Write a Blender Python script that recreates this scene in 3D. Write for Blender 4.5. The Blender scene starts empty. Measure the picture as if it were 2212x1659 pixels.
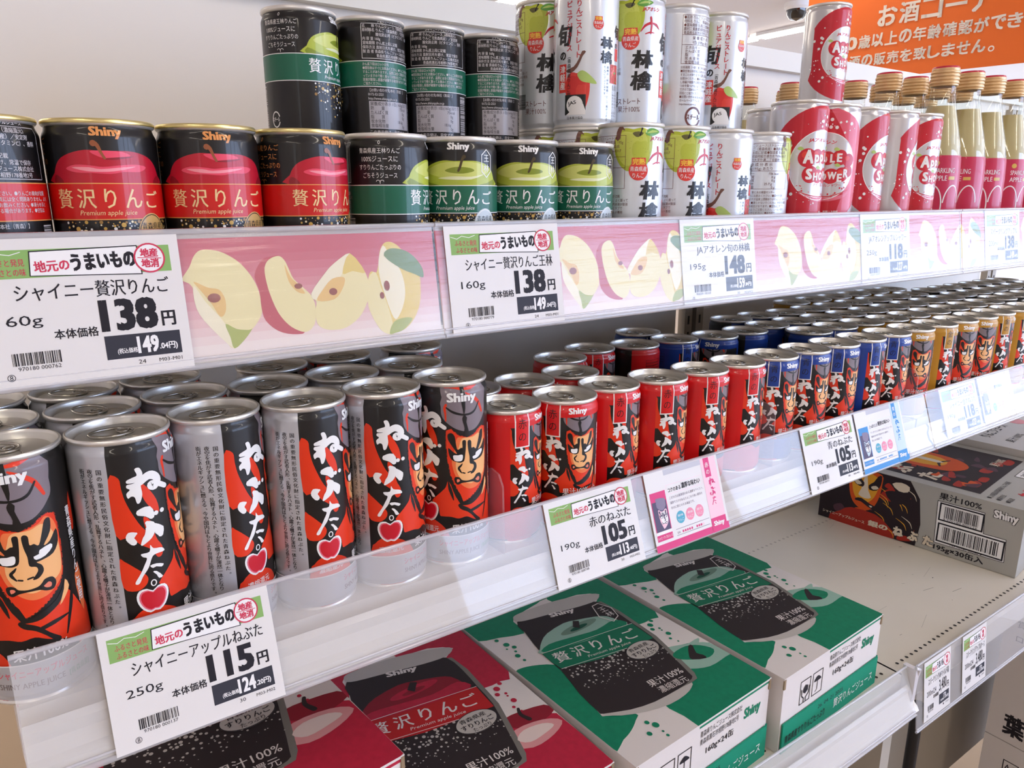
import bpy, math, random, json
from mathutils import Vector, Matrix
from mathutils.geometry import tessellate_polygon
random.seed(7)
sc = bpy.context.scene
COL = sc.collection
S = 0.001          # everything below is measured in millimetres
ZF = 1050.0        # height of the middle shelf above the floor

# ---------------------------------------------------------------- camera
def cam_axes(yaw, pitch, roll):
    f = Vector((math.sin(yaw)*math.cos(pitch), math.cos(yaw)*math.cos(pitch), -math.sin(pitch)))
    r = Vector((math.cos(yaw), -math.sin(yaw), 0)); u = r.cross(f)
    return math.cos(roll)*r+math.sin(roll)*u, -math.sin(roll)*r+math.cos(roll)*u, f
cd = bpy.data.cameras.new('camera'); cam = bpy.data.objects.new('camera', cd); COL.objects.link(cam)
r_, u_, f_ = cam_axes(0.60475, 0.25035, -0.00242)
cam.matrix_world = Matrix(((r_.x, u_.x, -f_.x, -48.9*S), (r_.y, u_.y, -f_.y, -436.2*S), (r_.z, u_.z, -f_.z, (253.2+ZF)*S), (0, 0, 0, 1)))
cd.sensor_width = 36.0; cd.lens = 1596.0/2212*36.0; cd.clip_start = 0.02; cd.clip_end = 60
sc.camera = cam

# ---------------------------------------------------------------- light
w = bpy.data.worlds.new('world'); sc.world = w; w.use_nodes = True
bg = w.node_tree.nodes['Background']; bg.inputs[0].default_value = (0.93, 0.95, 1.0, 1); bg.inputs[1].default_value = 1.0
def area(name, loc, size, power, color, rot):
    l = bpy.data.lights.new(name, 'AREA'); l.shape = 'RECTANGLE'; l.size, l.size_y = size; l.energy = power; l.color = color
    o = bpy.data.objects.new(name, l); COL.objects.link(o); o.location = loc; o.rotation_euler = rot
    return o
sc.view_settings.view_transform = 'Standard'; sc.view_settings.look = 'None'
sc.view_settings.gamma = 1.0; sc.view_settings.use_curve_mapping = False
sc.view_settings.exposure = 0.72

# ---------------------------------------------------------------- materials
def lin(c): c /= 255.0; return c/12.92 if c <= 0.04045 else ((c+0.055)/1.055)**2.4
_M = {}
def mat(name, rgb, rough=0.45, metal=0.0, coat=0.0, emit=0.0, noise=0.0, nscale=60.0, bump=0.0, stretch=None, spec=0.5):
    if name in _M: return _M[name]
    m = bpy.data.materials.new(name); m.use_nodes = True; nt = m.node_tree; b = nt.nodes['Principled BSDF']
    c = (lin(rgb[0]), lin(rgb[1]), lin(rgb[2]), 1)
    b.inputs['Base Color'].default_value = c; b.inputs['Roughness'].default_value = rough
    b.inputs['Metallic'].default_value = metal; b.inputs['Coat Weight'].default_value = coat; b.inputs['Coat Roughness'].default_value = 0.06
    b.inputs['Specular IOR Level'].default_value = spec
    if emit: b.inputs['Emission Color'].default_value = c; b.inputs['Emission Strength'].default_value = emit
    if noise or bump:
        tc = nt.nodes.new('ShaderNodeTexCoord'); mp = nt.nodes.new('ShaderNodeMapping'); n = nt.nodes.new('ShaderNodeTexNoise')
        mp.inputs['Scale'].default_value = stretch or (1, 1, 1)
        n.inputs['Scale'].default_value = nscale; n.inputs['Detail'].default_value = 5
        nt.links.new(tc.outputs['Object'], mp.inputs[0]); nt.links.new(mp.outputs[0], n.inputs['Vector'])
        if noise:
            mx = nt.nodes.new('ShaderNodeMix'); mx.data_type = 'RGBA'
            mx.inputs[6].default_value = tuple(max(0, v*(1-noise)) for v in c[:3])+(1,); mx.inputs[7].default_value = tuple(min(1, v*(1+noise)) for v in c[:3])+(1,)
            nt.links.new(n.outputs[0], mx.inputs[0]); nt.links.new(mx.outputs[2], b.inputs['Base Color'])
        if bump:
            bp = nt.nodes.new('ShaderNodeBump'); bp.inputs['Strength'].default_value = bump; bp.inputs['Distance'].default_value = 0.001
            nt.links.new(n.outputs[0], bp.inputs['Height']); nt.links.new(bp.outputs[0], b.inputs['Normal'])
    _M[name] = m; return m
def clear(name, tint=(1, 1, 1), milk=0.0, ior=1.46, rough=0.03, streak=0.0, gain=1.0, milkrgb=(1, 1, 1)):
    if name in _M: return _M[name]
    m = bpy.data.materials.new(name); m.use_nodes = True; nt = m.node_tree; nt.nodes.clear()
    out = nt.nodes.new('ShaderNodeOutputMaterial'); tr = nt.nodes.new('ShaderNodeBsdfTransparent'); gl = nt.nodes.new('ShaderNodeBsdfGlossy')
    df = nt.nodes.new('ShaderNodeBsdfDiffuse'); fr = nt.nodes.new('ShaderNodeFresnel'); m1 = nt.nodes.new('ShaderNodeMixShader'); m2 = nt.nodes.new('ShaderNodeMixShader')
    tr.inputs[0].default_value = (*tint, 1); df.inputs[0].default_value = (*milkrgb, 1); gl.inputs['Roughness'].default_value = rough; fr.inputs[0].default_value = ior
    m1.inputs[0].default_value = milk
    nt.links.new(tr.outputs[0], m1.inputs[1]); nt.links.new(df.outputs[0], m1.inputs[2])
    geo = nt.nodes.new('ShaderNodeNewGeometry'); inv = nt.nodes.new('ShaderNodeMath'); inv.operation = 'SUBTRACT'; inv.inputs[0].default_value = 1.0; nt.links.new(geo.outputs['Backfacing'], inv.inputs[1])
    ff = nt.nodes.new('ShaderNodeMath'); ff.operation = 'MULTIPLY'; nt.links.new(fr.outputs[0], ff.inputs[0]); nt.links.new(inv.outputs[0], ff.inputs[1]); fac = ff.outputs[0]   # the sheet mirrors at its outer face only
    if gain != 1.0:
        mu = nt.nodes.new('ShaderNodeMath'); mu.operation = 'MULTIPLY'; mu.use_clamp = True; mu.inputs[1].default_value = gain
        nt.links.new(fac, mu.inputs[0]); fac = mu.outputs[0]
    nt.links.new(fac, m2.inputs[0]); nt.links.new(m1.outputs[0], m2.inputs[1]); nt.links.new(gl.outputs[0], m2.inputs[2]); nt.links.new(m2.outputs[0], out.inputs[0])
    if streak:
        tc = nt.nodes.new('ShaderNodeTexCoord'); mp = nt.nodes.new('ShaderNodeMapping'); n = nt.nodes.new('ShaderNodeTexNoise'); bp = nt.nodes.new('ShaderNodeBump')
        mp.inputs['Scale'].default_value = (9, 90, 160); mp.inputs['Rotation'].default_value = (0, 0.05, 0); n.inputs['Scale'].default_value = 1.0; n.inputs['Detail'].default_value = 6
        bp.inputs['Strength'].default_value = streak; bp.inputs['Distance'].default_value = 0.004
        nt.links.new(tc.outputs['Object'], mp.inputs[0]); nt.links.new(mp.outputs[0], n.inputs['Vector']); nt.links.new(n.outputs[0], bp.inputs['Height'])
        nt.links.new(bp.outputs[0], gl.inputs['Normal']); nt.links.new(bp.outputs[0], fr.inputs['Normal'])
    _M[name] = m; return m

INK = dict(coat=0.35, rough=0.42, spec=0.35)
def ink(name, rgb): return mat('ink_'+name, rgb, **INK)
def pap(name, rgb): return mat('print_'+name, rgb, rough=0.6, spec=0.3)

# ---------------------------------------------------------------- mesh builder
class MB:
    """collects faces with their own vertices and normals; builds ONE mesh"""
    def __init__(s): s.v = []; s.n = []; s.f = []; s.m = []; s.mats = []
    def mi(s, m):
        if m not in s.mats: s.mats.append(m)
        return s.mats.index(m)
    def face(s, pts, m, nrm=None):
        i = len(s.v)
        if nrm is None:
            a, b, c = Vector(pts[0]), Vector(pts[1]), Vector(pts[2]); q = (b-a).cross(c-a)
            k = 3
            while q.length < 1e-9 and k < len(pts): q = (c-a).cross(Vector(pts[k])-a); k += 1
            q = q.normalized() if q.length > 1e-12 else Vector((0, 0, 1)); nrm = [q]*len(pts)
        s.v += [tuple(p) for p in pts]; s.n += [tuple(n) for n in nrm]
        s.f.append(tuple(range(i, i+len(pts)))); s.m.append(s.mi(m))
    def box(s, c, d, m, rot=0.0):
        x, y, z = c; a, b, h = d[0]/2, d[1]/2, d[2]/2; co, si = math.cos(rot), math.sin(rot)
        P = [(x+co*i*a-si*j*b, y+si*i*a+co*j*b, z+k*h) for k in (-1, 1) for j in (-1, 1) for i in (-1, 1)]
        for q in ((0, 2, 3, 1), (4, 5, 7, 6), (0, 1, 5, 4), (2, 6, 7, 3), (0, 4, 6, 2), (1, 3, 7, 5)): s.face([P[k] for k in q], m)
        return s
    def lathe(s, prof, m, seg=64, cx=0, cy=0, split=35):
        """prof: list of (r, z); m: material or function(z)->material"""
        segs = []
        for (r0, z0), (r1, z1) in zip(prof, prof[1:]):
            d = Vector((r1-r0, z1-z0)); n = Vector((d.y, -d.x)); n = n.normalized() if n.length > 1e-9 else Vector((1, 0)); segs.append(n)
        nn = []
        for i, g in enumerate(segs):
            a = segs[i-1] if i > 0 and segs[i-1].angle(g) < math.radians(split) else g
            b = segs[i+1] if i+1 < len(segs) and segs[i+1].angle(g) < math.radians(split) else g
            nn.append(((a+g).normalized(), (g+b).normalized()))
        for i in range(len(segs)):
            (r0, z0), (r1, z1) = prof[i], prof[i+1]; na, nb = nn[i]
            mm = m((z0+z1)/2) if callable(m) else m
            for k in range(seg):
                t0, t1 = 2*math.pi*k/seg, 2*math.pi*(k+1)/seg
                c0, s0, c1, s1 = math.cos(t0), math.sin(t0), math.cos(t1), math.sin(t1)
                P = [(cx+r0*c0, cy+r0*s0, z0), (cx+r0*c1, cy+r0*s1, z0), (cx+r1*c1, cy+r1*s1, z1), (cx+r1*c0, cy+r1*s0, z1)]
                N = [(na.x*c0, na.x*s0, na.y), (na.x*c1, na.x*s1, na.y), (nb.x*c1, nb.x*s1, nb.y), (nb.x*c0, nb.x*s0, nb.y)]
                if r0 < 1e-6: P, N = P[1:], N[1:]
                elif r1 < 1e-6: P, N = P[:3], N[:3]
                s.face(P, mm, N)
        return s
    def tube(s, pts, r, m, seg=8, closed=False):
        pts = [Vector(p) for p in pts]; n = len(pts); rings = []
        for i, p in enumerate(pts):
            a = pts[i-1] if (i or closed) else p; b = pts[(i+1) % n] if (i < n-1 or closed) else p
            d = (b-a).normalized(); h = Vector((0, 0, 1)) if abs(d.z) < 0.9 else Vector((1, 0, 0)); e = d.cross(h).normalized(); g = d.cross(e)
            rr = r[i] if isinstance(r, (list, tuple)) else r
            rings.append([(p+e*math.cos(2*math.pi*k/seg)*rr+g*math.sin(2*math.pi*k/seg)*rr, (e*math.cos(2*math.pi*k/seg)+g*math.sin(2*math.pi*k/seg))) for k in range(seg)])
        for i in range(n if closed else n-1):
            A, B = rings[i], rings[(i+1) % n]
            for k in range(seg):
                q = [A[k], A[(k+1) % seg], B[(k+1) % seg], B[k]]; s.face([x[0] for x in q], m, [x[1] for x in q])
        if not closed:
            s.face([x[0] for x in rings[0]][::-1], m); s.face([x[0] for x in rings[-1]], m)
        return s
    def prism(s, prof, x0, x1, m):
        """closed (y,z) outline extruded along x"""
        n = len(prof)
        if sum(prof[i-1][0]*prof[i][1]-prof[i][0]*prof[i-1][1] for i in range(n)) < 0: prof = list(prof)[::-1]
        for i in range(n):
            a, b = prof[i], prof[(i+1) % n]; s.face([(x0, *a), (x0, *b), (x1, *b), (x1, *a)], m)
        tris = tessellate_polygon([[Vector((p[0], p[1], 0)) for p in prof]])
        for t in tris:
            s.face([(x0, *prof[k]) for k in t], m, [(-1, 0, 0)]*3); s.face([(x1, *prof[k]) for k in t], m, [(1, 0, 0)]*3)
        return s
    def slab(s, O, ex, ey, W, H, T, m):
        """board spanned by unit vectors ex, ey, thickness T against the normal"""
        O, ex, ey = Vector(O), Vector(ex), Vector(ey); n = ex.cross(ey).normalized()
        P = [O, O+ex*W, O+ex*W+ey*H, O+ey*H]; Q = [p-n*T for p in P]
        s.face(P, m); s.face(Q[::-1], m)
        for i in range(4): j = (i+1) % 4; s.face([Q[i], Q[j], P[j], P[i]], m)
        return s
    def art(s, art, wrap, step=2.6):
        for tri, m, l in art.t: 
            if step is None: out = [tri]
            else: out = cut(tri, step)
            for q in out:
                pn = [wrap(u, v, l) for u, v in q]; s.face([p for p, _ in pn], m, [n for _, n in pn])
        return s
    def build(s, name, parent=None, loc=(0, 0, 0), rot=0.0):
        me = bpy.data.meshes.new(name)
        me.from_pydata([(a*S, b*S, c*S) for a, b, c in s.v], [], s.f)
        for m in s.mats: me.materials.append(m)
        me.polygons.foreach_set('material_index', s.m); me.polygons.foreach_set('use_smooth', [True]*len(s.f))
        me.update(); me.normals_split_custom_set_from_vertices([Vector(n).normalized() for n in s.n])
        o = bpy.data.objects.new(name, me); COL.objects.link(o)
        o.location = (loc[0]*S, loc[1]*S, (loc[2]+(0 if parent else ZF))*S); o.rotation_euler = (0, 0, rot)
        if parent: o.parent = parent
        return o
def cut(tri, step):
    us = [p[0] for p in tri]
    if max(us)-min(us) <= step: return [tri]
    out = []; k0, k1 = math.floor(min(us)/step), math.ceil(max(us)/step)
    for k in range(k0, k1):
        poly = tri
        for lo, sg in ((k*step, 1), ((k+1)*step, -1)):
            q = []
            for i in range(len(poly)):
                a, b = poly[i], poly[(i+1) % len(poly)]; da, db = (a[0]-lo)*sg, (b[0]-lo)*sg
                if da >= 0: q.append(a)
                if (da > 0 > db) or (da < 0 < db): t = da/(da-db); q.append((a[0]+(b[0]-a[0])*t, a[1]+(b[1]-a[1])*t))
            poly = q
            if len(poly) < 3: break
        if len(poly) >= 3: out.append(poly)
    return out

# ---------------------------------------------------------------- flat artwork, printed on a surface
def smooth(pts, k=4, closed=True):
    n = len(pts); out = []
    for i in range(n if closed else n-1):
        if closed: p0, p1, p2, p3 = pts[i-1], pts[i], pts[(i+1) % n], pts[(i+2) % n]
        else: p0, p1, p2, p3 = pts[max(i-1, 0)], pts[i], pts[i+1], pts[min(i+2, n-1)]
        for j in range(k):
            t = j/k; t2, t3 = t*t, t*t*t
            out.append(tuple(0.5*(2*p1[a]+(p2[a]-p0[a])*t+(2*p0[a]-5*p1[a]+4*p2[a]-p3[a])*t2+(3*p1[a]-p0[a]-3*p2[a]+p3[a])*t3) for a in (0, 1)))
    if not closed: out.append(pts[-1])
    return out
_G = {}
def glyphs(txt, bold):
    key = (txt, bold)
    if key in _G: return _G[key]
    c = bpy.data.curves.new('t', 'FONT'); c.body = txt; c.size = 1.0; c.resolution_u = 2; c.fill_mode = 'FRONT'
    o = bpy.data.objects.new('t', c); COL.objects.link(o); dg = bpy.context.evaluated_depsgraph_get()
    me = o.evaluated_get(dg).to_mesh()
    V = [(v.co.x, v.co.y) for v in me.vertices]; T = []
    for p in me.polygons:
        vs = list(p.vertices)
        for i in range(1, len(vs)-1): T.append((vs[0], vs[i], vs[i+1]))
    o.evaluated_get(dg).to_mesh_clear(); bpy.data.objects.remove(o); bpy.data.curves.remove(c)
    if not V: V = [(0, 0), (1, 0), (1, 1)]
    if bold > 0.004:
        sh = ((-bold, 0), (bold, 0)) if bold < 0.018 else ((-bold, 0), (bold, 0), (0, bold*.8), (0, -bold*.8)) if bold < .03 else ((-bold, -bold*.6), (bold, bold*.6), (bold, -bold*.6), (-bold, bold*.6), (0, 0))
        V0, T0, V, T = V, T, [], []
        for dx, dy in sh: k = len(V); V += [(x+dx, y+dy) for x, y in V0]; T += [(a+k, b+k, c_+k) for a, b, c_ in T0]+[None]
    bb = (min(v[0] for v in V), min(v[1] for v in V), max(v[0] for v in V), max(v[1] for v in V))
    _G[key] = (V, T, bb); return _G[key]
class Art:
    def __init__(s): s.t = []; s.X = (1, 0, 0, 1, 0, 0); s.k = 0
    def tri(s, q, m, l):
        a, b, c, d, e, f = s.X; q = [(a*x+c*y+e, b*x+d*y+f) for x, y in q]
        ar = sum(q[i-1][0]*q[i][1]-q[i][0]*q[i-1][1] for i in range(len(q)))
        if abs(ar) < 1e-7: return
        s.t.append((q if ar > 0 else q[::-1], m, l+.4*(s.k % 16)/16))
    def tris(s, T, W, m, l):
        for t in T:
            if t is None: s.k += 1
            else: s.tri([W[k] for k in t], m, l)
    def poly(s, pts, m, l=1, sm=0, holes=()):
        s.k += 1
        if sm: pts = smooth(pts, sm)
        loops = [pts]+[list(h) for h in holes]; flat = [p for L in loops for p in L]
        for t in tessellate_polygon([[Vector((p[0], p[1], 0)) for p in L] for L in loops]): s.tri([flat[k] for k in t], m, l)
    def rect(s, x0, y0, x1, y1, m, l=1):
        s.k += 1
        s.tri([(x0, y0), (x1, y0), (x1, y1), (x0, y1)], m, l)
    def frame(s, x0, y0, x1, y1, w, m, l=1):
        s.rect(x0, y0, x1, y0+w, m, l); s.rect(x0, y1-w, x1, y1, m, l); s.rect(x0, y0, x0+w, y1, m, l); s.rect(x1-w, y0, x1, y1, m, l)
    def ell(s, x, y, rx, ry, m, l=1, n=20, a0=0, a1=360):
        s.k += 1
        P = [(x+rx*math.cos(math.radians(a0+(a1-a0)*k/n)), y+ry*math.sin(math.radians(a0+(a1-a0)*k/n))) for k in range(n+(a1-a0 < 360))]
        if n <= 8: s.tri(P, m, l)
        else: s.poly(P, m, l)
    def ring(s, x, y, rx, ry, w, m, l=1, n=28, a0=0, a1=360):
        s.k += 1
        for k in range(n):
            a, b = math.radians(a0+(a1-a0)*k/n), math.radians(a0+(a1-a0)*(k+1)/n)
            s.tri([(x+rx*math.cos(a), y+ry*math.sin(a)), (x+rx*math.cos(b), y+ry*math.sin(b)), (x+(rx-w)*math.cos(b), y+(ry-w)*math.sin(b)), (x+(rx-w)*math.cos(a), y+(ry-w)*math.sin(a))], m, l)
    def stroke(s, pts, w, m, l=1, sm=3):
        s.k += 1
        """brush stroke; w = width or widths start..end"""
        if sm and len(pts) > 2: pts = smooth(pts, sm, False)
        n = len(pts); ws = w if isinstance(w, (list, tuple)) else (w, w); L, R = [], []
        for i, p in enumerate(pts):
            a, b = pts[max(i-1, 0)], pts[min(i+1, n-1)]; dx, dy = b[0]-a[0], b[1]-a[1]; q = math.hypot(dx, dy) or 1
            t = i/(n-1)*(len(ws)-1); k = min(int(t), len(ws)-2); ww = (ws[k]+(ws[k+1]-ws[k])*(t-k))/2
            L.append((p[0]-dy/q*ww, p[1]+dx/q*ww)); R.append((p[0]+dy/q*ww, p[1]-dx/q*ww))
        for i in range(n-1): s.tri([L[i], R[i], R[i+1], L[i+1]], m, l)
        s.k += 1
        for p, ww in ((pts[0], ws[0]), (pts[-1], ws[-1])):
            if ww > 0.5: s.ell(p[0], p[1], ww/2, ww/2, m, l, 8)
    def text(s, txt, x0, y0, x1, y1, m, l=2, bold=0.0, shear=0.0, rot=0.0):
        """fit a line into a box (rot: degrees about the lower left corner)"""
        s.k += 1; V, T, bb = glyphs(txt, bold); sx, sy = (x1-x0)/(bb[2]-bb[0]), (y1-y0)/(bb[3]-bb[1]); co, si = math.cos(math.radians(rot)), math.sin(math.radians(rot)); W = []
        for x, y in V:
            a, b = (x-bb[0])*sx, (y-bb[1])*sy; a += shear*b; W.append((x0+a*co-b*si, y0+a*si+b*co))
        s.tris(T, W, m, l)
    def vtext(s, txt, x, y, size, m, l=2, bold=0.0, pitch=None, sx=1.0):
        """vertical line starting at top centre (x, y)"""
        p = pitch or size
        for ch in txt:
            if ch != ' ':
                V, T, bb = glyphs(ch, bold); k = size*0.98
                if ch in 'ー（）「」': W = [(x+(vy-0.35)*k*sx*(-1 if ch == 'ー' else 1), y-p/2+(0.5-vx)*k) for vx, vy in V]
                elif ch in '。、': W = [(x+(vx-bb[0]+0.15)*k*sx, y-(0.15-vy)*k-p*0.35) for vx, vy in V]
                else: W = [(x+(vx-(bb[0]+bb[2])/2)*k*sx, y-p/2+(vy-0.36)*k) for vx, vy in V]
                s.tris(T, W, m, l)
            y -= p
    def lines(s, rows, x, y, size, pitch, m, l=2, bold=0.0, sx=1.0):
        for r in rows:
            if r:
                V, T, bb = glyphs(r, bold); W = [(x+vx*size*sx, y-size*0.85+vy*size) for vx, vy in V]
                s.tris(T, W, m, l)
            y -= pitch
    def bars(s, x0, y0, x1, y1, m, l=2, seed=3, n=30, vert=False):
        rnd = random.Random(seed); ws = [rnd.choice((1, 1, 2, 3)) for _ in range(n*2)]; tot = sum(ws); c = 0
        for i, q in enumerate(ws):
            if i % 2 == 0:
                if vert: s.rect(x0, y0+(y1-y0)*c/tot, x1, y0+(y1-y0)*(c+q)/tot, m, l)
                else: s.rect(x0+(x1-x0)*c/tot, y0, x0+(x1-x0)*(c+q)/tot, y1, m, l)
            c += q
def flat(O, ex, ey, gap=0.06):
    O, ex, ey = Vector(O), Vector(ex).normalized(), Vector(ey).normalized(); n = ex.cross(ey).normalized()
    return lambda u, v, l: (O+ex*u+ey*v+n*l*gap, n)
# ---------------------------------------------------------------- objects
def tag(o, label=None, cat=None, group=None, kind=None):
    if label: o['label'] = label
    if cat: o['category'] = cat
    if group: o['group'] = group
    if kind: o['kind'] = kind
    return o
def thing(name, label, cat, loc=(0, 0, 0), rot=0.0, group=None):
    o = bpy.data.objects.new(name, None); COL.objects.link(o); o.empty_display_size = 0.02
    o.location = (loc[0]*S, loc[1]*S, (loc[2]+ZF)*S); o.rotation_euler = (0, 0, rot)
    return tag(o, label, cat, group)
def kids(o): return [c for c in bpy.data.objects if c.parent == o]
def dup(root, loc, rot, label, group=None):
    def cp(o, par):
        c = o.copy(); COL.objects.link(c)
        if par: c.parent = par
        for k in TREE.get(o.name, []): cp(k, c)
        return c
    r = cp(root, None); r.location = (loc[0]*S, loc[1]*S, (loc[2]+ZF)*S); r.rotation_euler = (0, 0, rot); r['label'] = label
    if group: r['group'] = group
    return r
TREE = {}
def settree(root, *ch): TREE[root.name] = list(ch)
ORD = ['zeroth', 'first', 'second', 'third', 'fourth', 'fifth', 'sixth', 'seventh', 'eighth', 'ninth', 'tenth', 'eleventh', 'twelfth', 'thirteenth', 'fourteenth']
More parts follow.
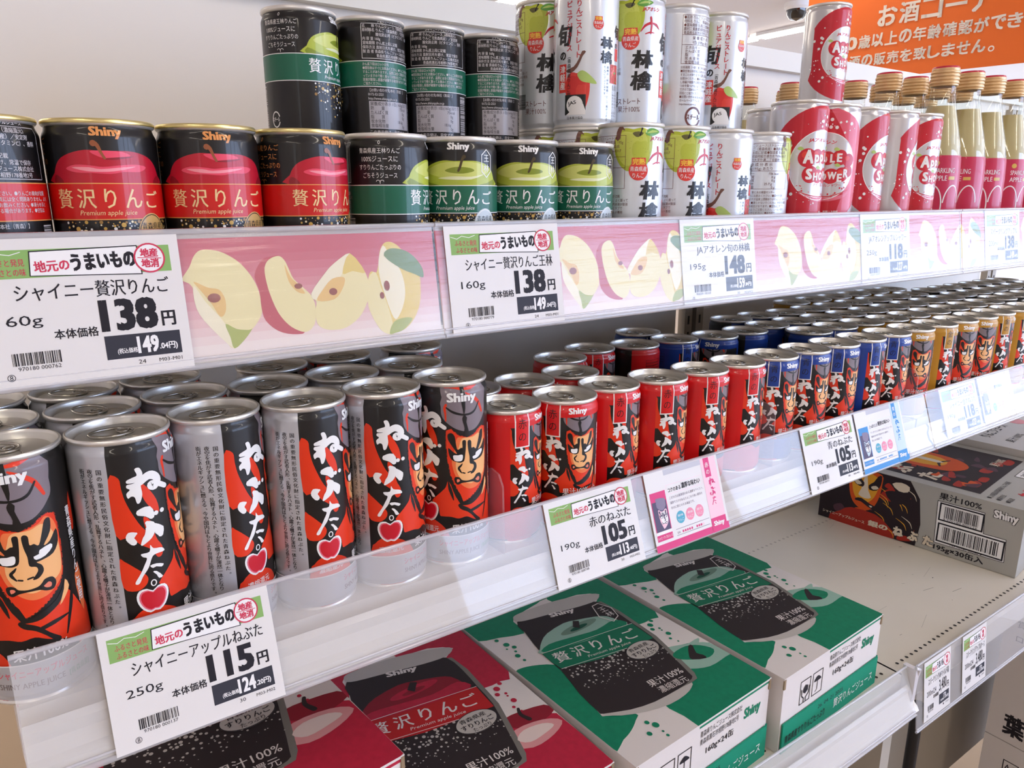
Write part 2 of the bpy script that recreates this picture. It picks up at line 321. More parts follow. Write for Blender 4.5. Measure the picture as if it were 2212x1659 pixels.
ART_JSON = '''{"n_helm":[[-150,1330],[-158,1235],[-169,1196],[-165,1165],[-164,1119],[-148,1081],[-119,1050],[-75,1017],[-38,1000],[-6,990],[27,986],[74,995],[118,1024],[153,1062],[179,1103],[181,1174],[167,1295]],"n_spikeA":[[-35,1330],[-32,1269],[-28,1199],[-19,1152],[-10,1108],[1,1149],[-1,1250],[-11,1327]],"n_curveA":[[-128,1162],[-95,1136],[-58,1119],[-12,1107],[38,1108],[77,1128],[110,1180]],"n_spikeB":[[-8,1104],[-22,1082],[-17,1051],[-6,1010],[-14,956],[28,949],[17,1014],[7,1055],[12,1084]],"n_red1":[[-131,1182],[-140,1158],[-136,1120],[-134,1070]],"n_red2":[[-139,1304],[-91,1307],[-24,1281]],"n_red3":[[-16,1281],[51,1288],[113,1311]],"n_red4":[[7,1256],[69,1215],[110,1176],[144,1104]],"n_face":[[-139,995],[-124,1011],[-98,1017],[-76,994],[-46,969],[-7,956],[44,955],[84,977],[118,1000],[151,1003],[181,986],[187,940],[191,874],[187,768],[174,665],[148,608],[108,563],[64,527],[17,498],[-25,481],[-41,508],[-70,577],[-92,628],[-110,677],[-123,742],[-133,822],[-138,901]],"n_face2":[[-62,946],[-23,949],[26,945],[94,962],[130,989],[170,945],[180,845],[169,667],[121,601],[75,574],[18,572],[-31,605],[-68,659],[-90,717],[-100,789],[-79,868]],"n_face3":[[-24,941],[53,941],[117,952],[171,848],[166,685],[98,633],[37,608],[-14,627],[-53,673],[-74,740],[-65,827],[-48,889]],"n_maskL":[[-123,976],[-99,986],[-78,963],[-70,911],[-60,866],[-37,876],[-25,878],[-26,918],[-16,929],[0,921],[-1,875],[-6,828],[-15,781],[-43,770],[-73,780],[-96,793],[-114,822],[-122,881],[-87,849],[-64,839],[-101,901],[-122,941]],"n_eyeL":[[-91,821],[-80,828],[-57,825],[-38,828],[-24,822],[-27,791],[-43,781],[-81,788]],"n_maskR":[[13,912],[26,924],[41,910],[42,866],[61,866],[81,853],[104,916],[123,971],[150,971],[142,905],[102,844],[133,855],[173,904],[174,838],[139,784],[79,769],[59,766],[79,745],[83,711],[57,681],[31,682],[58,718],[54,743],[27,757],[25,806],[16,856]],"n_eyeR":[[50,800],[75,806],[80,825],[133,839],[139,817],[101,787],[59,780]],"n_noseL":[[-27,763],[-39,748],[-53,734],[-48,717],[-33,693]],"n_nos1":[[-27,696],[-11,690]],"n_nos2":[[12,691],[34,694]],"n_mouth":[[-84,664],[-64,670],[-45,660],[-34,645],[3,634],[47,637],[66,650],[82,666],[116,664],[131,631],[115,599],[81,601],[51,617],[2,622],[-34,622],[-62,613],[-81,631]],"n_lipL":[[-72,655],[-53,655],[-42,638],[-69,625]],"n_lipR":[[76,639],[98,651],[115,636],[109,609],[81,613],[64,630]],"n_body":[[-246,491],[-186,553],[-146,596],[-130,641],[-108,612],[-71,561],[-34,466],[53,472],[146,533],[181,563],[243,453],[290,347],[290,241],[114,309],[50,339],[-3,369],[-60,362],[-113,378],[-167,381],[-191,387],[-198,445],[-214,467]],"n_st1":[[-128,641],[-117,588],[-105,547],[-93,499]],"n_st2":[[-107,620],[-86,579],[-63,536],[-34,470]],"n_st3":[[-34,466],[16,469],[73,491],[132,530],[182,612]],"n_st4":[[-51,460],[-34,441],[15,411],[70,349],[97,319]],"n_st5":[[33,406],[93,418],[168,429]],"n_st6":[[215,583],[195,490],[167,399],[144,323]],"n_skinR":[[177,619],[195,574],[165,527],[129,494],[163,569]],"n_ne1":[[-294,1161],[-272,1165],[-260,1141],[-259,1121],[-268,1102],[-274,1060],[-272,1017],[-286,977],[-302,973],[-309,1009],[-325,1017],[-340,1009],[-345,1036],[-327,1055],[-341,1068],[-338,1083],[-315,1085],[-301,1088],[-335,1091],[-337,1107],[-308,1118],[-286,1127]],"n_ne2":[[-278,1083],[-252,1101],[-224,1110],[-196,1096],[-183,1069],[-204,1040],[-226,1048],[-221,1062],[-188,1053],[-143,1023]],"n_bu1":[[-295,919],[-259,915],[-241,883],[-261,885]],"n_bu2":[[-267,852],[-251,827],[-264,784],[-284,762],[-304,739]],"n_bu3":[[-327,808],[-349,801],[-357,785],[-342,760]],"n_bu4":[[-227,827],[-209,792],[-204,766]],"n_ta1":[[-267,724],[-252,700],[-209,688],[-197,664],[-245,664],[-266,651],[-288,600],[-320,558],[-340,522],[-356,518],[-359,532],[-329,577],[-308,617],[-291,654],[-309,667],[-316,686],[-275,687]],"n_ta2":[[-281,607],[-249,609],[-210,592],[-223,579],[-250,592],[-268,589]],"n_ta3":[[-270,567],[-252,565],[-222,524],[-244,520],[-254,545]],"n_sw1":[[-420,1123],[-372,1125],[-366,1066],[-356,1000],[-331,921],[-295,837],[-244,767],[-204,698],[-208,648],[-235,641],[-261,694],[-313,741],[-355,793],[-428,812]],"n_sw2":[[-278,1083],[-241,1042],[-203,965],[-195,896],[-215,901],[-249,946],[-273,1006]],"n_sw3":[[-430,669],[-399,661],[-352,615],[-304,559],[-299,524],[-319,495],[-361,479],[-427,511]],"n_sw4":[[-281,888],[-249,858],[-232,764],[-211,700],[-245,745],[-275,810]],"n_oval":[[-413,279],[-386,324],[-348,358],[-295,364],[-237,351],[-177,314],[-137,262],[-123,194]],"n_dot1":[[-215,892]],"n_dot2":[[-180,896]],"n_apple":[[-283,410]],"s_a1":[[267,200],[310,141],[336,90],[370,60],[420,59],[479,75],[546,120],[592,176],[626,243],[642,321],[640,398],[609,450],[559,500],[475,573],[430,520],[378,450],[328,372],[315,318],[314,255],[298,223]],"s_a1g":[[446,441],[499,473],[561,484],[578,480],[534,531],[475,573],[462,512]],"s_a1c":[[319,214],[385,249],[439,264],[462,319],[454,382],[425,401],[393,335],[352,268]],"s_a1w":[[317,235],[365,322],[446,441],[475,573],[368,449],[316,350]],"s_a1s":[[408,304]],"s_a2r":[[625,211],[648,157],[686,116],[731,107],[765,106],[702,160],[696,292],[775,454],[858,527],[788,531],[712,504],[654,443],[641,376],[641,288]],"s_a2":[[765,106],[795,131],[812,177],[833,234],[878,282],[919,330],[935,388],[929,457],[909,501],[870,526],[825,515],[772,476],[725,405],[694,303],[682,214],[686,159],[713,122]],"s_a2s":[[853,274]],"s_a2c":[[792,153],[817,222],[857,269],[886,316],[841,302],[803,243]],"s_a3":[[1171,110],[1220,174],[1252,223],[1267,283],[1265,343],[1234,412],[1181,479],[1100,525],[1025,532],[966,518],[934,486],[931,422],[944,366],[920,319],[1018,210],[1099,145]],"s_a3w":[[920,319],[945,355],[1030,303],[1114,221],[1171,110],[1072,161],[1004,221]],"s_a3y":[[1171,110],[1252,223],[1177,211],[1114,221]],"s_a3c":[[981,311],[1049,247],[1123,245],[1103,308],[1047,362],[950,361]],"s_a3s":[[1047,318]],"s_a4":[[1357,109],[1382,68],[1416,54],[1455,65],[1491,96],[1538,165],[1596,254],[1598,329],[1582,427],[1537,511],[1474,567],[1404,588],[1350,588],[1302,550],[1260,462],[1248,389],[1267,259],[1291,219],[1322,227],[1343,168]],"s_a4w":[[1381,74],[1419,135],[1476,223],[1494,322],[1480,407],[1436,489],[1401,498],[1363,374],[1339,252],[1344,156]],"s_a4w2":[[1267,259],[1316,226],[1343,324],[1379,460],[1391,583],[1350,588],[1302,550],[1260,462],[1248,389]],"s_a4l":[[1380,134],[1425,94],[1517,109],[1580,155],[1621,218],[1622,274],[1568,252],[1477,211]],"s_a4s":[[1341,362]],"s_a4t":[[1378,308]],"s_a4g":[[1398,523],[1468,504],[1522,515],[1460,572],[1404,588],[1363,587]],"s2ref":[[2784,315]],"c_body":[[579,2432],[517,2212],[407,1771],[383,1433],[280,1036],[242,735],[263,667],[507,551],[784,483],[1096,468],[1360,494],[1413,575],[1505,900],[1604,1269],[1627,1580],[1651,1907],[1624,2184],[1452,2251],[1020,2347]],"c_rim":[[597,2532],[719,2557],[1086,2532],[1416,2461],[1707,2350],[1760,2275],[1633,2203],[1372,2229],[989,2319],[675,2389],[580,2445]],"c_foot":[[263,667],[507,551],[784,483],[1096,468],[1307,453],[1242,403],[1106,368],[872,367],[600,440],[379,545],[266,641]],"c_band":[[407,1771],[961,1650],[1613,1580],[1600,1410],[1588,1226],[1223,1268],[857,1309],[402,1439],[392,1591]],"c_apple":[[446,1853],[556,1954],[705,2034],[984,2076],[1148,2035],[1373,1951],[1492,1868],[1544,1710],[1557,1590],[961,1650],[407,1771]],"c_stem":[[1103,2042],[1162,2000],[1072,1881],[1020,1946]],"c_hex":[[1501,2139],[1605,2145],[1672,1969],[1608,1787],[1476,1733],[1402,1907]],"c_shiny":[[942,2227],[1267,2150]],"c_badge":[[1332,1148],[1568,1071],[1142,1026]],"c_zeit":[[477,1723],[1556,1440],[419,1551]],"c_txt1":[[922,664],[1372,583],[895,626]],"c_txt2":[[940,539],[1360,494]],"c_A":[[1808,2862],[2032,2765],[2030,1593],[1870,1507],[1660,1519],[1627,1580],[1651,1907],[1624,2184],[1778,2289],[1545,2452],[1195,2509],[1217,2680],[1289,2851]],"c_B":[[-81,2675],[1043,2668],[1026,2601],[601,2529],[543,2384],[503,2198],[217,2305],[-36,2390],[-83,2491]],"c_C":[[-71,1668],[29,1720],[197,1677],[379,1558],[383,1433],[242,735],[259,636],[508,480],[444,420],[306,348],[156,306],[-54,277],[-116,897],[-128,1569]],"c_D":[[1491,1004],[1579,1014],[1846,915],[2022,792],[2039,426],[2027,9],[1995,-20],[849,-25],[849,7],[851,174],[820,335],[828,388],[1042,371],[1240,405],[1314,454],[1418,749]],"c_D2":[[1530,1005],[1835,908],[2018,789],[2062,535],[1952,514],[1682,511],[1484,609],[1399,736]],"c_D3":[[1541,898],[1756,905],[1896,822],[1960,677],[1807,615],[1622,702],[1507,810]],"c_D4":[[1788,889],[1831,867],[1752,751],[1784,686],[1763,624],[1622,702],[1657,775]],"c_drops":[[1836,1482],[1763,1428],[1717,1352],[1790,1277],[1798,1318],[1800,1187],[1741,1106],[1771,1018]],"c_drops2":[[163,2274],[204,2146],[247,2058],[158,2076],[210,1986],[179,1909],[189,1804]],"c_drops3":[[499,331],[541,258],[406,213],[532,158],[527,96]],"b_ref":[[1,-1],[3190,2],[3127,1145],[-2,426]],"b_img":[[-12,423],[530,829],[592,959],[1526,1117],[1671,835],[1736,392],[1712,-30],[1188,-14],[1,-1]],"b_face":[[515,793],[564,950],[697,1029],[982,1112],[1027,1007],[1038,792],[1037,572],[991,415],[891,321],[780,304],[679,353],[606,493],[542,638]],"b_bar1":[[1952,906],[2634,912],[2655,567],[2972,573],[2989,196],[1980,178]],"b_bar1a":[[1984,841],[2605,871],[2614,590],[2003,572]],"b_bar2a":[[1996,502],[2938,534],[2942,270],[2011,258]],"b_t1":[[1972,941],[2549,953],[1969,1025]],"b_t2":[[2002,79],[2749,101],[2000,156]],"b_shiny":[[2718,919],[3041,939],[2718,1027]],"b_t3":[[88,50],[804,95],[90,136]],"b_t4":[[875,48],[1928,71],[868,190],[1728,252]]}'''
# ================================================================ cans
D = {k: [(a/10, b/10) for a, b in v] for k, v in json.loads(ART_JSON).items()}
WHITE = ink('white', (240, 238, 236)); BLACK = ink('black', (16, 12, 12)); ORANGE = ink('vermilion', (226, 52, 14)); GREY = ink('helmet_grey', (128, 116, 122))
RED = ink('red', (214, 14, 20)); BLUE = ink('blue', (18, 60, 150)); GOLD = ink('gold_ochre', (192, 140, 36)); SKIN = ink('skin', (244, 182, 120)); SKIN2 = ink('skin_shade', (238, 120, 66)); LIP = ink('lip', (236, 130, 104))
SILVER = mat('silver_print', (196, 198, 206), rough=0.28, metal=0.35, coat=0.6); CRIMSON = ink('crimson', (200, 16, 40)); PINK = ink('pink', (226, 110, 130)); CORAL = ink('coral_red', (224, 60, 50))
GREEN = ink('bottle_green', (8, 98, 72)); CREAMINK = ink('cream', (240, 208, 150)); LIME = ink('lime', (178, 190, 62)); LIME2 = ink('lime_light', (206, 212, 110)); LIME3 = ink('lime_dark', (132, 146, 34)); STEM = ink('stem', (74, 60, 30))
APR = ink('apple_red', (186, 12, 40)); APR2 = ink('apple_red_light', (232, 70, 96)); APR3 = ink('apple_red_dark', (140, 8, 26)); LEAF = ink('leaf', (92, 158, 60)); LEAF2 = ink('leaf_pale', (178, 204, 110)); BROWNGREY = ink('brown_grey', (110, 98, 100)); BROWN = ink('maroon_text', (104, 50, 44))
TIN = mat('tin_lid', (226, 224, 218), rough=0.36, metal=0.62); TINRIM = mat('tin_rim', (236, 233, 228), rough=0.3, metal=0.7); GOLDRIM = mat('gold_rim', (232, 214, 150), rough=0.3, metal=0.85); PALERIM = mat('pale_rim', (226, 222, 216), rough=0.35, metal=0.35, coat=0.4); TABM = mat('tab_metal', (196, 192, 184), rough=0.2, metal=0.85)
PEARL = mat('pearl_white', (218, 222, 228), rough=0.3, metal=0.25, coat=0.7); SLV2 = mat('bright_silver', (206, 204, 206), rough=0.25, metal=0.4, coat=0.6)
R0 = 25.8
def can_r(v, h):
    if v > h-8.5: t = min(1, (v-(h-8.5))/5.0); return R0-1.5*(t*t*(3-2*t))
    if v < 6.5: t = min(1, (6.5-v)/3.5); return R0-1.2*(t*t*(3-2*t))
    return R0
def can_wrap(h):
    def f(u, v, l):
        v = max(1.8, min(h-3.2, v)); r = can_r(v, h)+0.045*l; t = u/R0; dr = (can_r(v+.3, h)-can_r(v-.3, h))/.6; n = Vector((math.sin(t), -math.cos(t), -dr)).normalized()
        return (r*math.sin(t), -r*math.cos(t), v), n
    return f
def vsplit(art, h):
    """split the artwork where the neck curves so that it hugs it"""
    out = []
    for tri, m, l in art.t:
        vs = [p[1] for p in tri]
        if max(vs) > h-8.5 or min(vs) < 6.5:
            cuts = [2, 3, 4, 5, 6.5]+[h-8.5+0.75*k for k in range(8)]; polys = [tri]
            for c in cuts:
                nx = []
                for P in polys:
                    if min(p[1] for p in P) < c < max(p[1] for p in P):
                        for sg in (1, -1):
                            q = []
                            for i in range(len(P)):
                                a, b = P[i], P[(i+1) % len(P)]; da, db = (a[1]-c)*sg, (b[1]-c)*sg
                                if da >= 0: q.append(a)
                                if (da > 0 > db) or (da < 0 < db): t = da/(da-db); q.append((a[0]+(b[0]-a[0])*t, a[1]+(b[1]-a[1])*t))
                            if len(q) >= 3: nx.append(q)
                    else: nx.append(P)
                polys = nx
            out += [(P, m, l) for P in polys]
        else: out.append((tri, m, l))
    art.t = out
def make_can(name, label, cat, h, art, base, rim, lid=TIN, tab=True, tabrot=0.6, loc=(0, 0, 0), rot=0, group=None):
    t = thing(name, label, cat, loc, rot, group)
    b = MB(); prof = [(22.5, 2.2), (24.6, 0.4), (25.1, 0.0), (25.3, 1.0), (24.7, 2.0)]+[(can_r(v, h), v) for v in (2.4, 3.0, 4, 5, 6, 6.5)]+[(R0, h-8.5)]+[(can_r(h-8.5+0.75*k, h), h-8.5+0.75*k) for k in range(1, 8)]
    b.lathe(prof, lambda z: base(z) if z > 2.2 else rim, seg=80); vsplit(art, h); b.art(art, can_wrap(h), step=2.4)
    body = b.build('body', t)
    l = MB(); l.lathe([(24.2, h-3.4), (25.0, h-3.0), (25.55, h-2.3), (25.7, h-1.4), (25.5, h-0.5), (25.0, h), (24.3, h-0.1), (23.9, h-0.7), (23.7, h-1.6), (23.1, h-4.6), (22.3, h-5.6), (21.4, h-5.2), (20.8, h-4.2), (19.8, h-3.9), (0, h-3.9)],
            lambda z: rim if z > h-2.0 or z < h-6 else lid, seg=72)
    l.lathe([(25.6, h-2.2), (24.2, h-3.4)], rim, seg=72)
    # scored mouth
    l.tube([(7.5*math.cos(a)+0.5, 8.8*math.sin(a)-9.5, h-3.85) for a in [math.radians(x) for x in range(0, 360, 18)]], 0.35, TABM, 6, True)
    lo = l.build('lid', t); ch = [body, lo]
    if tab:
        p = MB()
        ring = [(8*math.cos(a)*(1 if abs(math.cos(a)) < .9 else .98), 6.2*math.sin(a)*1.75 + 3.5, h-2.6+0.05*(6.2*math.sin(a))) for a in [math.radians(x) for x in range(0, 360, 15)]]
        p.tube(ring, 0.85, TABM, 6, True)
        p.face([(-6, -5.5, h-2.7), (6, -5.5, h-2.7), (6.6, 0.5, h-2.5), (-6.6, 0.5, h-2.5)], TABM); p.face([(-6, -5.5, h-2.9), (-6.6, 0.5, h-2.8), (6.6, 0.5, h-2.8), (6, -5.5, h-2.9)], TABM)
        p.tube([(3.2*math.cos(a), 3.0*math.sin(a)-2.2, h-2.3) for a in [math.radians(x) for x in range(0, 360, 30)]], 0.4, TABM, 6, True)
        p.lathe([(1.9, h-3.9), (1.9, h-2.2), (1.2, h-1.9), (0, h-1.9)], TABM, seg=12, cy=-2.2)
        tb = p.build('pull_tab', lo); tb.rotation_euler = (0, 0, tabrot); settree(lo, tb)
    settree(t, *ch); return t

BU = [D['n_'+k] for k in ('bu1', 'bu2', 'bu3', 'bu4')]
def brush(A, m, l, w=4.6):
    """the brushed word in three kana"""
    A.poly(D['n_ne1'], m, l, sm=3); A.stroke(D['n_ne2'], (w*.8, w, w*.8, w*.7, w*.6), m, l)
    A.stroke([(p[0], p[1]) for p in BU[0][:3]], (w*.8, w*1.3, w*.7), m, l)
    A.stroke(BU[1], (w*.5, w*1.2, w, w*.8, w*.3), m, l); A.stroke(BU[2], (w*.3, w, w*.8, w*.7), m, l); A.stroke(BU[3], (w*.4, w*1.2, w*.7), m, l)
    for k in ('n_dot1', 'n_dot2'): x, y = D[k][0]; A.ell(x, y, 1.3, 1.3, m, l, 10)
    A.poly(D['n_ta1'], m, l, sm=3); A.poly(D['n_ta2'], m, l, sm=2); A.poly(D['n_ta3'], m, l, sm=2)
def warrior(A, big=True, ink_=None):
    g = ink_ or dict(B=BLACK, O=ORANGE, G=GREY, S=SKIN, S2=SKIN2, L=LIP, W=WHITE)
    B, O = g['B'], g['O']
    A.poly(D['n_body'], O, 2, sm=3)
    A.poly(D['n_helm'], g['G'], 2, sm=3)
    for k, w in (('red2', (2.2, 3.2, 1.2)), ('red3', (1.2, 2.6, 2.2)), ('red4', (1.0, 2.4, 2.4, 1.6)), ('red1', (1.6, 1.8, 1.4, .8))): A.stroke(D['n_'+k], w, O, 3)
    A.stroke(D['n_curveA'], (1.0, 1.7, 1.3, 1.6, 1.0), B, 4); A.poly(D['n_spikeA'], B, 4, sm=2)
    A.poly(D['n_face'], O, 3, sm=4); A.poly(D['n_face2'], g['S2'], 4, sm=4); A.poly(D['n_face3'], g['S'], 5, sm=4); A.poly(D['n_spikeB'], B, 5, sm=2)
    F = D['n_face']; ol = smooth(F, 3)
    for a, b in zip(ol, ol[1:]+ol[:1]): A.stroke([a, b], (0.9, 0.9), B, 3, 0)
    A.poly(D['n_maskL'], B, 6, sm=3); A.poly(D['n_maskR'], B, 6, sm=3); A.poly(D['n_eyeL'], g['W'], 7, sm=2); A.poly(D['n_eyeR'], g['W'], 7, sm=2)
    A.stroke(D['n_noseL'], (.4, 1.4, 1.6, 1.4, .5), B, 6); A.stroke(D['n_nos1'], (.9, .9), B, 6, 0); A.stroke(D['n_nos2'], (.9, .9), B, 6, 0)
    A.poly(D['n_mouth'], B, 6, sm=3); [A.poly([(sum(p[0] for p in P)/len(P)+(a-sum(p[0] for p in P)/len(P))*.72, sum(p[1] for p in P)/len(P)+(q-sum(p[1] for p in P)/len(P))*.72) for a, q in P], g['L'], 7, sm=2) for P in (D['n_lipL'], D['n_lipR'])]
    for k, w in (('st1', (.5, 2.2, 2, .5)), ('st2', (.5, 2.4, 3.6, 2.4)), ('st3', (1.6, 3.6, 3.0, 1.0)), ('st4', (2.4, 3, 2, 3)), ('st5', (2.2, 2.4, .8)), ('st6', (.8, 2.2, 1.6, .6))): A.stroke(D['n_'+k], w, B, 4)
    A.poly(D['n_skinR'], g['S'], 5, sm=2)
def applemark(A, x, y, s=1.0):
    def heart(k): return [(x+k*s*p, y+k*s*q) for p, q in ((0, .62), (.35, .85), (.8, .8), (1, .4), (.95, -.1), (.7, -.6), (.3, -.9), (0, -.82), (-.3, -.9), (-.7, -.6), (-.95, -.1), (-1, .4), (-.8, .8), (-.35, .85))]
    A.poly(heart(8.2), WHITE, 4, sm=2); A.poly(heart(7.0), PINK, 5, sm=2); A.poly(heart(6.2), CRIMSON, 6, sm=2)
    A.ring(x+1*s, y+9.3*s, 1.6*s, 2.0*s, .6*s, WHITE, 5, 14)
def nebuta(col, small):
    """printed wrap of the warrior can; col: None for the tall one"""
    A = Art(); k = 0.80 if small else 1.0; dy = -3 if small else 0
    if small: A.X = (k, 0, 0, k, 0, 0)
    L = -42.0
    kanji = {'red': '赤', 'blue': '青', 'gold': '金'}
    # swirls and lettering
    lo = 26 if small else 3
    for q in ('sw1', 'sw3', 'sw4'): A.poly([(max(L, x), y) for x, y in D['n_'+q]], ORANGE, 2, sm=3)
    A.poly(D['n_sw2'], ORANGE, 2, sm=3)
    A.poly([(x, y) for x, y in D['n_oval']]+[(-14, 3), (-41, 3)], ORANGE, 2, sm=2)
    if small: A.X = (.70, 0, 0, .66, -21.3+26.5*.70, -1.2)
    brush(A, WHITE, 8)
    if small: A.X = (k, 0, 0, k, 0, 0)
    warrior(A)
    if not small:
        applemark(A, *D['n_apple'][0]); A.text('濃縮還元', -36, 25.5, -20, 30, WHITE, 3, 0.01, rot=2)
        A.text('果汁100%', -11, 25, 14, 32, WHITE, 8, 0.02)
    else:
        A.text('果汁100%', -16.5, 35.5, 11, 43, WHITE, 8, 0.015); applemark(A, 20, 35, .55)
    A.vtext('青森県産りんご使用', 26.5, 99 if not small else 103, 6.4, WHITE, 8, 0.02, pitch=6.0, sx=.62)
    A.poly([(24.5, 60), (29, 66), (30.5, 50), (28, 38), (25, 48)], SKIN2, 2, sm=2); A.poly([(28, 95), (31, 105), (32, 88), (29, 84)], ORANGE, 2, sm=2); A.poly([(18, 3), (22, 30), (30, 44), (33, 28), (32, 3)], ORANGE, 1, sm=2)
    if not small:
        A.text('Shiny', -12.4, 118.0, 8.6, 126.2, WHITE, 9, 0.045, shear=-.02)
        A.rect(-81.05+1, 2.6, L, 130.5, SILVER, 1)
        T = ('国の重要無形民俗文化財に指定された青森ねぶた。', '夜空を焦がす武者人形、乱舞するハネト、心躍る囃子が渾然一体となり', '街がエネルギッシュに燃える、今や国内はもとより世界に誇る祭りです。')
        for i, s_ in enumerate(T): A.vtext(s_, -46.0-4.6*i, 118.2, 3.1, BLACK, 3, 0.014, pitch=2.78 if i else 3.5)
        A.rect(-81.04, 2.6, 81.04, 23.5, SILVER, 12); A.rect(-81.04, 22.9, 81.04, 23.5, WHITE, 13)
        for x_ in (-20, 61-20+10): A.text('シャイニーアップルジュース', x_, 15.6, x_+30+14, 20.2, ink('rose_text', (226, 84, 104)), 13, .01)
        A.text('SHINY APPLE JUICE', -20, 8.6, 10, 12.8, BROWNGREY, 13, .01); A.text('[青森県産]', 12, 8.6, 24, 12.8, ink('sage_text', (90, 160, 120)), 13, .01)
        return A
    A.X = (1, 0, 0, 1, 0, 0); C = dict(red=RED, blue=BLUE, gold=GOLD)[col]; h = 103.3
    A.rect(-30.6, 91, 31, h-3.2, C, 9); A.rect(-80.9, 3.5, -30.6, h-3.2, C, 9); A.rect(31, 3.5, 45, h-3.2, C, 9)
    A.rect(-27.2, 75.5, -15.4, h-2.5, WHITE, 10); A.rect(-26.3, 76.5, -16.3, h-2.5, C, 11)
    A.vtext(kanji[col]+'の', -21.3, 98, 8.0, BLACK, 12, 0.0, pitch=9.5, sx=.9)
    A.text('Shiny', -9.4, 92.2, 5.8, 98.2, WHITE, 11, 0.045); A.rect(-30.6, 3.5, 31, 24, C, 9)
    A.frame(-66, 44, -46, 90, .25, BLACK, 10)
    for i in range(9): A.vtext('濃縮還元果汁入飲料名称品質表示', -48-2.1*i, 88, 1.9, BLACK, 10, 0, pitch=2.8)
    return A
def appleart(A, red, x=0, y=57):
    """top half of an apple resting on the colour band"""
    c1, c2, c3 = (APR, APR2, APR3) if red else (LIME, LIME2, LIME3)
    A.poly([(x-28, y), (x-27.5, y+5), (x-24, y+10.5), (x-18, y+13.6), (x-10, y+15.4), (x-3, y+15), (x+4, y+15.2), (x+12, y+15), (x+20, y+12.8), (x+25, y+9), (x+27.5, y+4), (x+28, y)], c1, 2, sm=3)
    if red:
        A.poly([(x-8, y+14.6), (x-3, y+15.2), (x+6, y+14.8), (x+10, y+13), (x+4, y+11.2), (x-2, y+11.5)], APR2, 3, sm=3); A.poly([(x-3, y+11.4), (x+3, y+11), (x+12, y+12.8), (x+4, y+12.2)], APR3, 4, sm=2)
        A.poly([(x-20, y+6.8), (x-15, y+8.6), (x-8, y+8.2), (x-3, y+7.6), (x+4, y+8.4), (x+12, y+9), (x+18, y+8), (x+14, y+5.6), (x+6, y+5.4), (x, y+4.4), (x-8, y+4.8), (x-15, y+5)], APR2, 3, sm=3)
        A.poly([(x-17, y+7.4), (x-9, y+7.4), (x-4, y+6.6), (x+6, y+7.6), (x+12, y+8), (x+6, y+6.4), (x-1, y+5.4), (x-10, y+5.6)], ink('apple_glint', (246, 150, 160)), 4, sm=3)
        A.poly([(x-28, y), (x-27, y+4), (x-24, y+3), (x-22, y)], APR3, 3, sm=2); A.poly([(x+28, y), (x+27, y+4), (x+24, y+3), (x+22, y)], APR3, 3, sm=2)
        A.stroke([(x-6, y+18.5), (x-4.4, y+17.6), (x-3, y+14), (x-1.8, y+11.6)], (3.0, 1.8, 1.2, 1.2), ink('stem_bronze', (150, 84, 50)), 5)
    else:
        A.poly([(x-23, y+9), (x-12, y+13.8), (x, y+14.4), (x+12, y+14), (x+22, y+10), (x+14, y+5.4), (x+4, y+3.8), (x-6, y+4.2), (x-16, y+6)], LIME2, 3, sm=3)
        A.poly([(x-9, y+9.4), (x-2, y+11.4), (x+7, y+10.8), (x+10, y+9), (x+3, y+7.4), (x-5, y+7.8)], LIME3, 4, sm=3)
        A.poly([(x-14, y+4.6), (x-4, y+5.6), (x+8, y+5.4), (x+17, y+7), (x+8, y+3.8), (x-5, y+3.6)], ink('lime_glint', (232, 234, 190)), 4, sm=3)
        A.poly([(x-28, y), (x-27, y+4), (x-20, y+1.6), (x-12, y)], LIME3, 3, sm=2); A.poly([(x+28, y), (x+27, y+4), (x+20, y+1.6), (x+12, y)], LIME3, 3, sm=2)
        A.stroke([(x+3.4, y+17.6), (x+2.2, y+16), (x+.6, y+11), (x-.4, y+9)], (2.4, 1.6, 1.5, 1.3), STEM, 5)
def dots(A, x0, x1, y0, y1, cols, l=3, n=170, seed=5, big=1.25):
    rnd = random.Random(seed); placed = []
    for k in range(n):
        x = x0+(x1-x0)*rnd.random(); e = 1-abs((x-x0)/(x1-x0)*2-1)**2; t = rnd.random()**1.8*(0.35+0.65*e*rnd.random()); y = y0-(y0-y1)*t; r = big*(1-t*.7)*rnd.choice((.25, .35, .5, .7, 1))
        if y-r < y1 or any((x-a)**2+(y-b)**2 < (r+c)**2*.9 for a, b, c in placed): continue
        placed.append((x, y, r)); A.ell(x, y, r, r, rnd.choice(cols), l, 8)
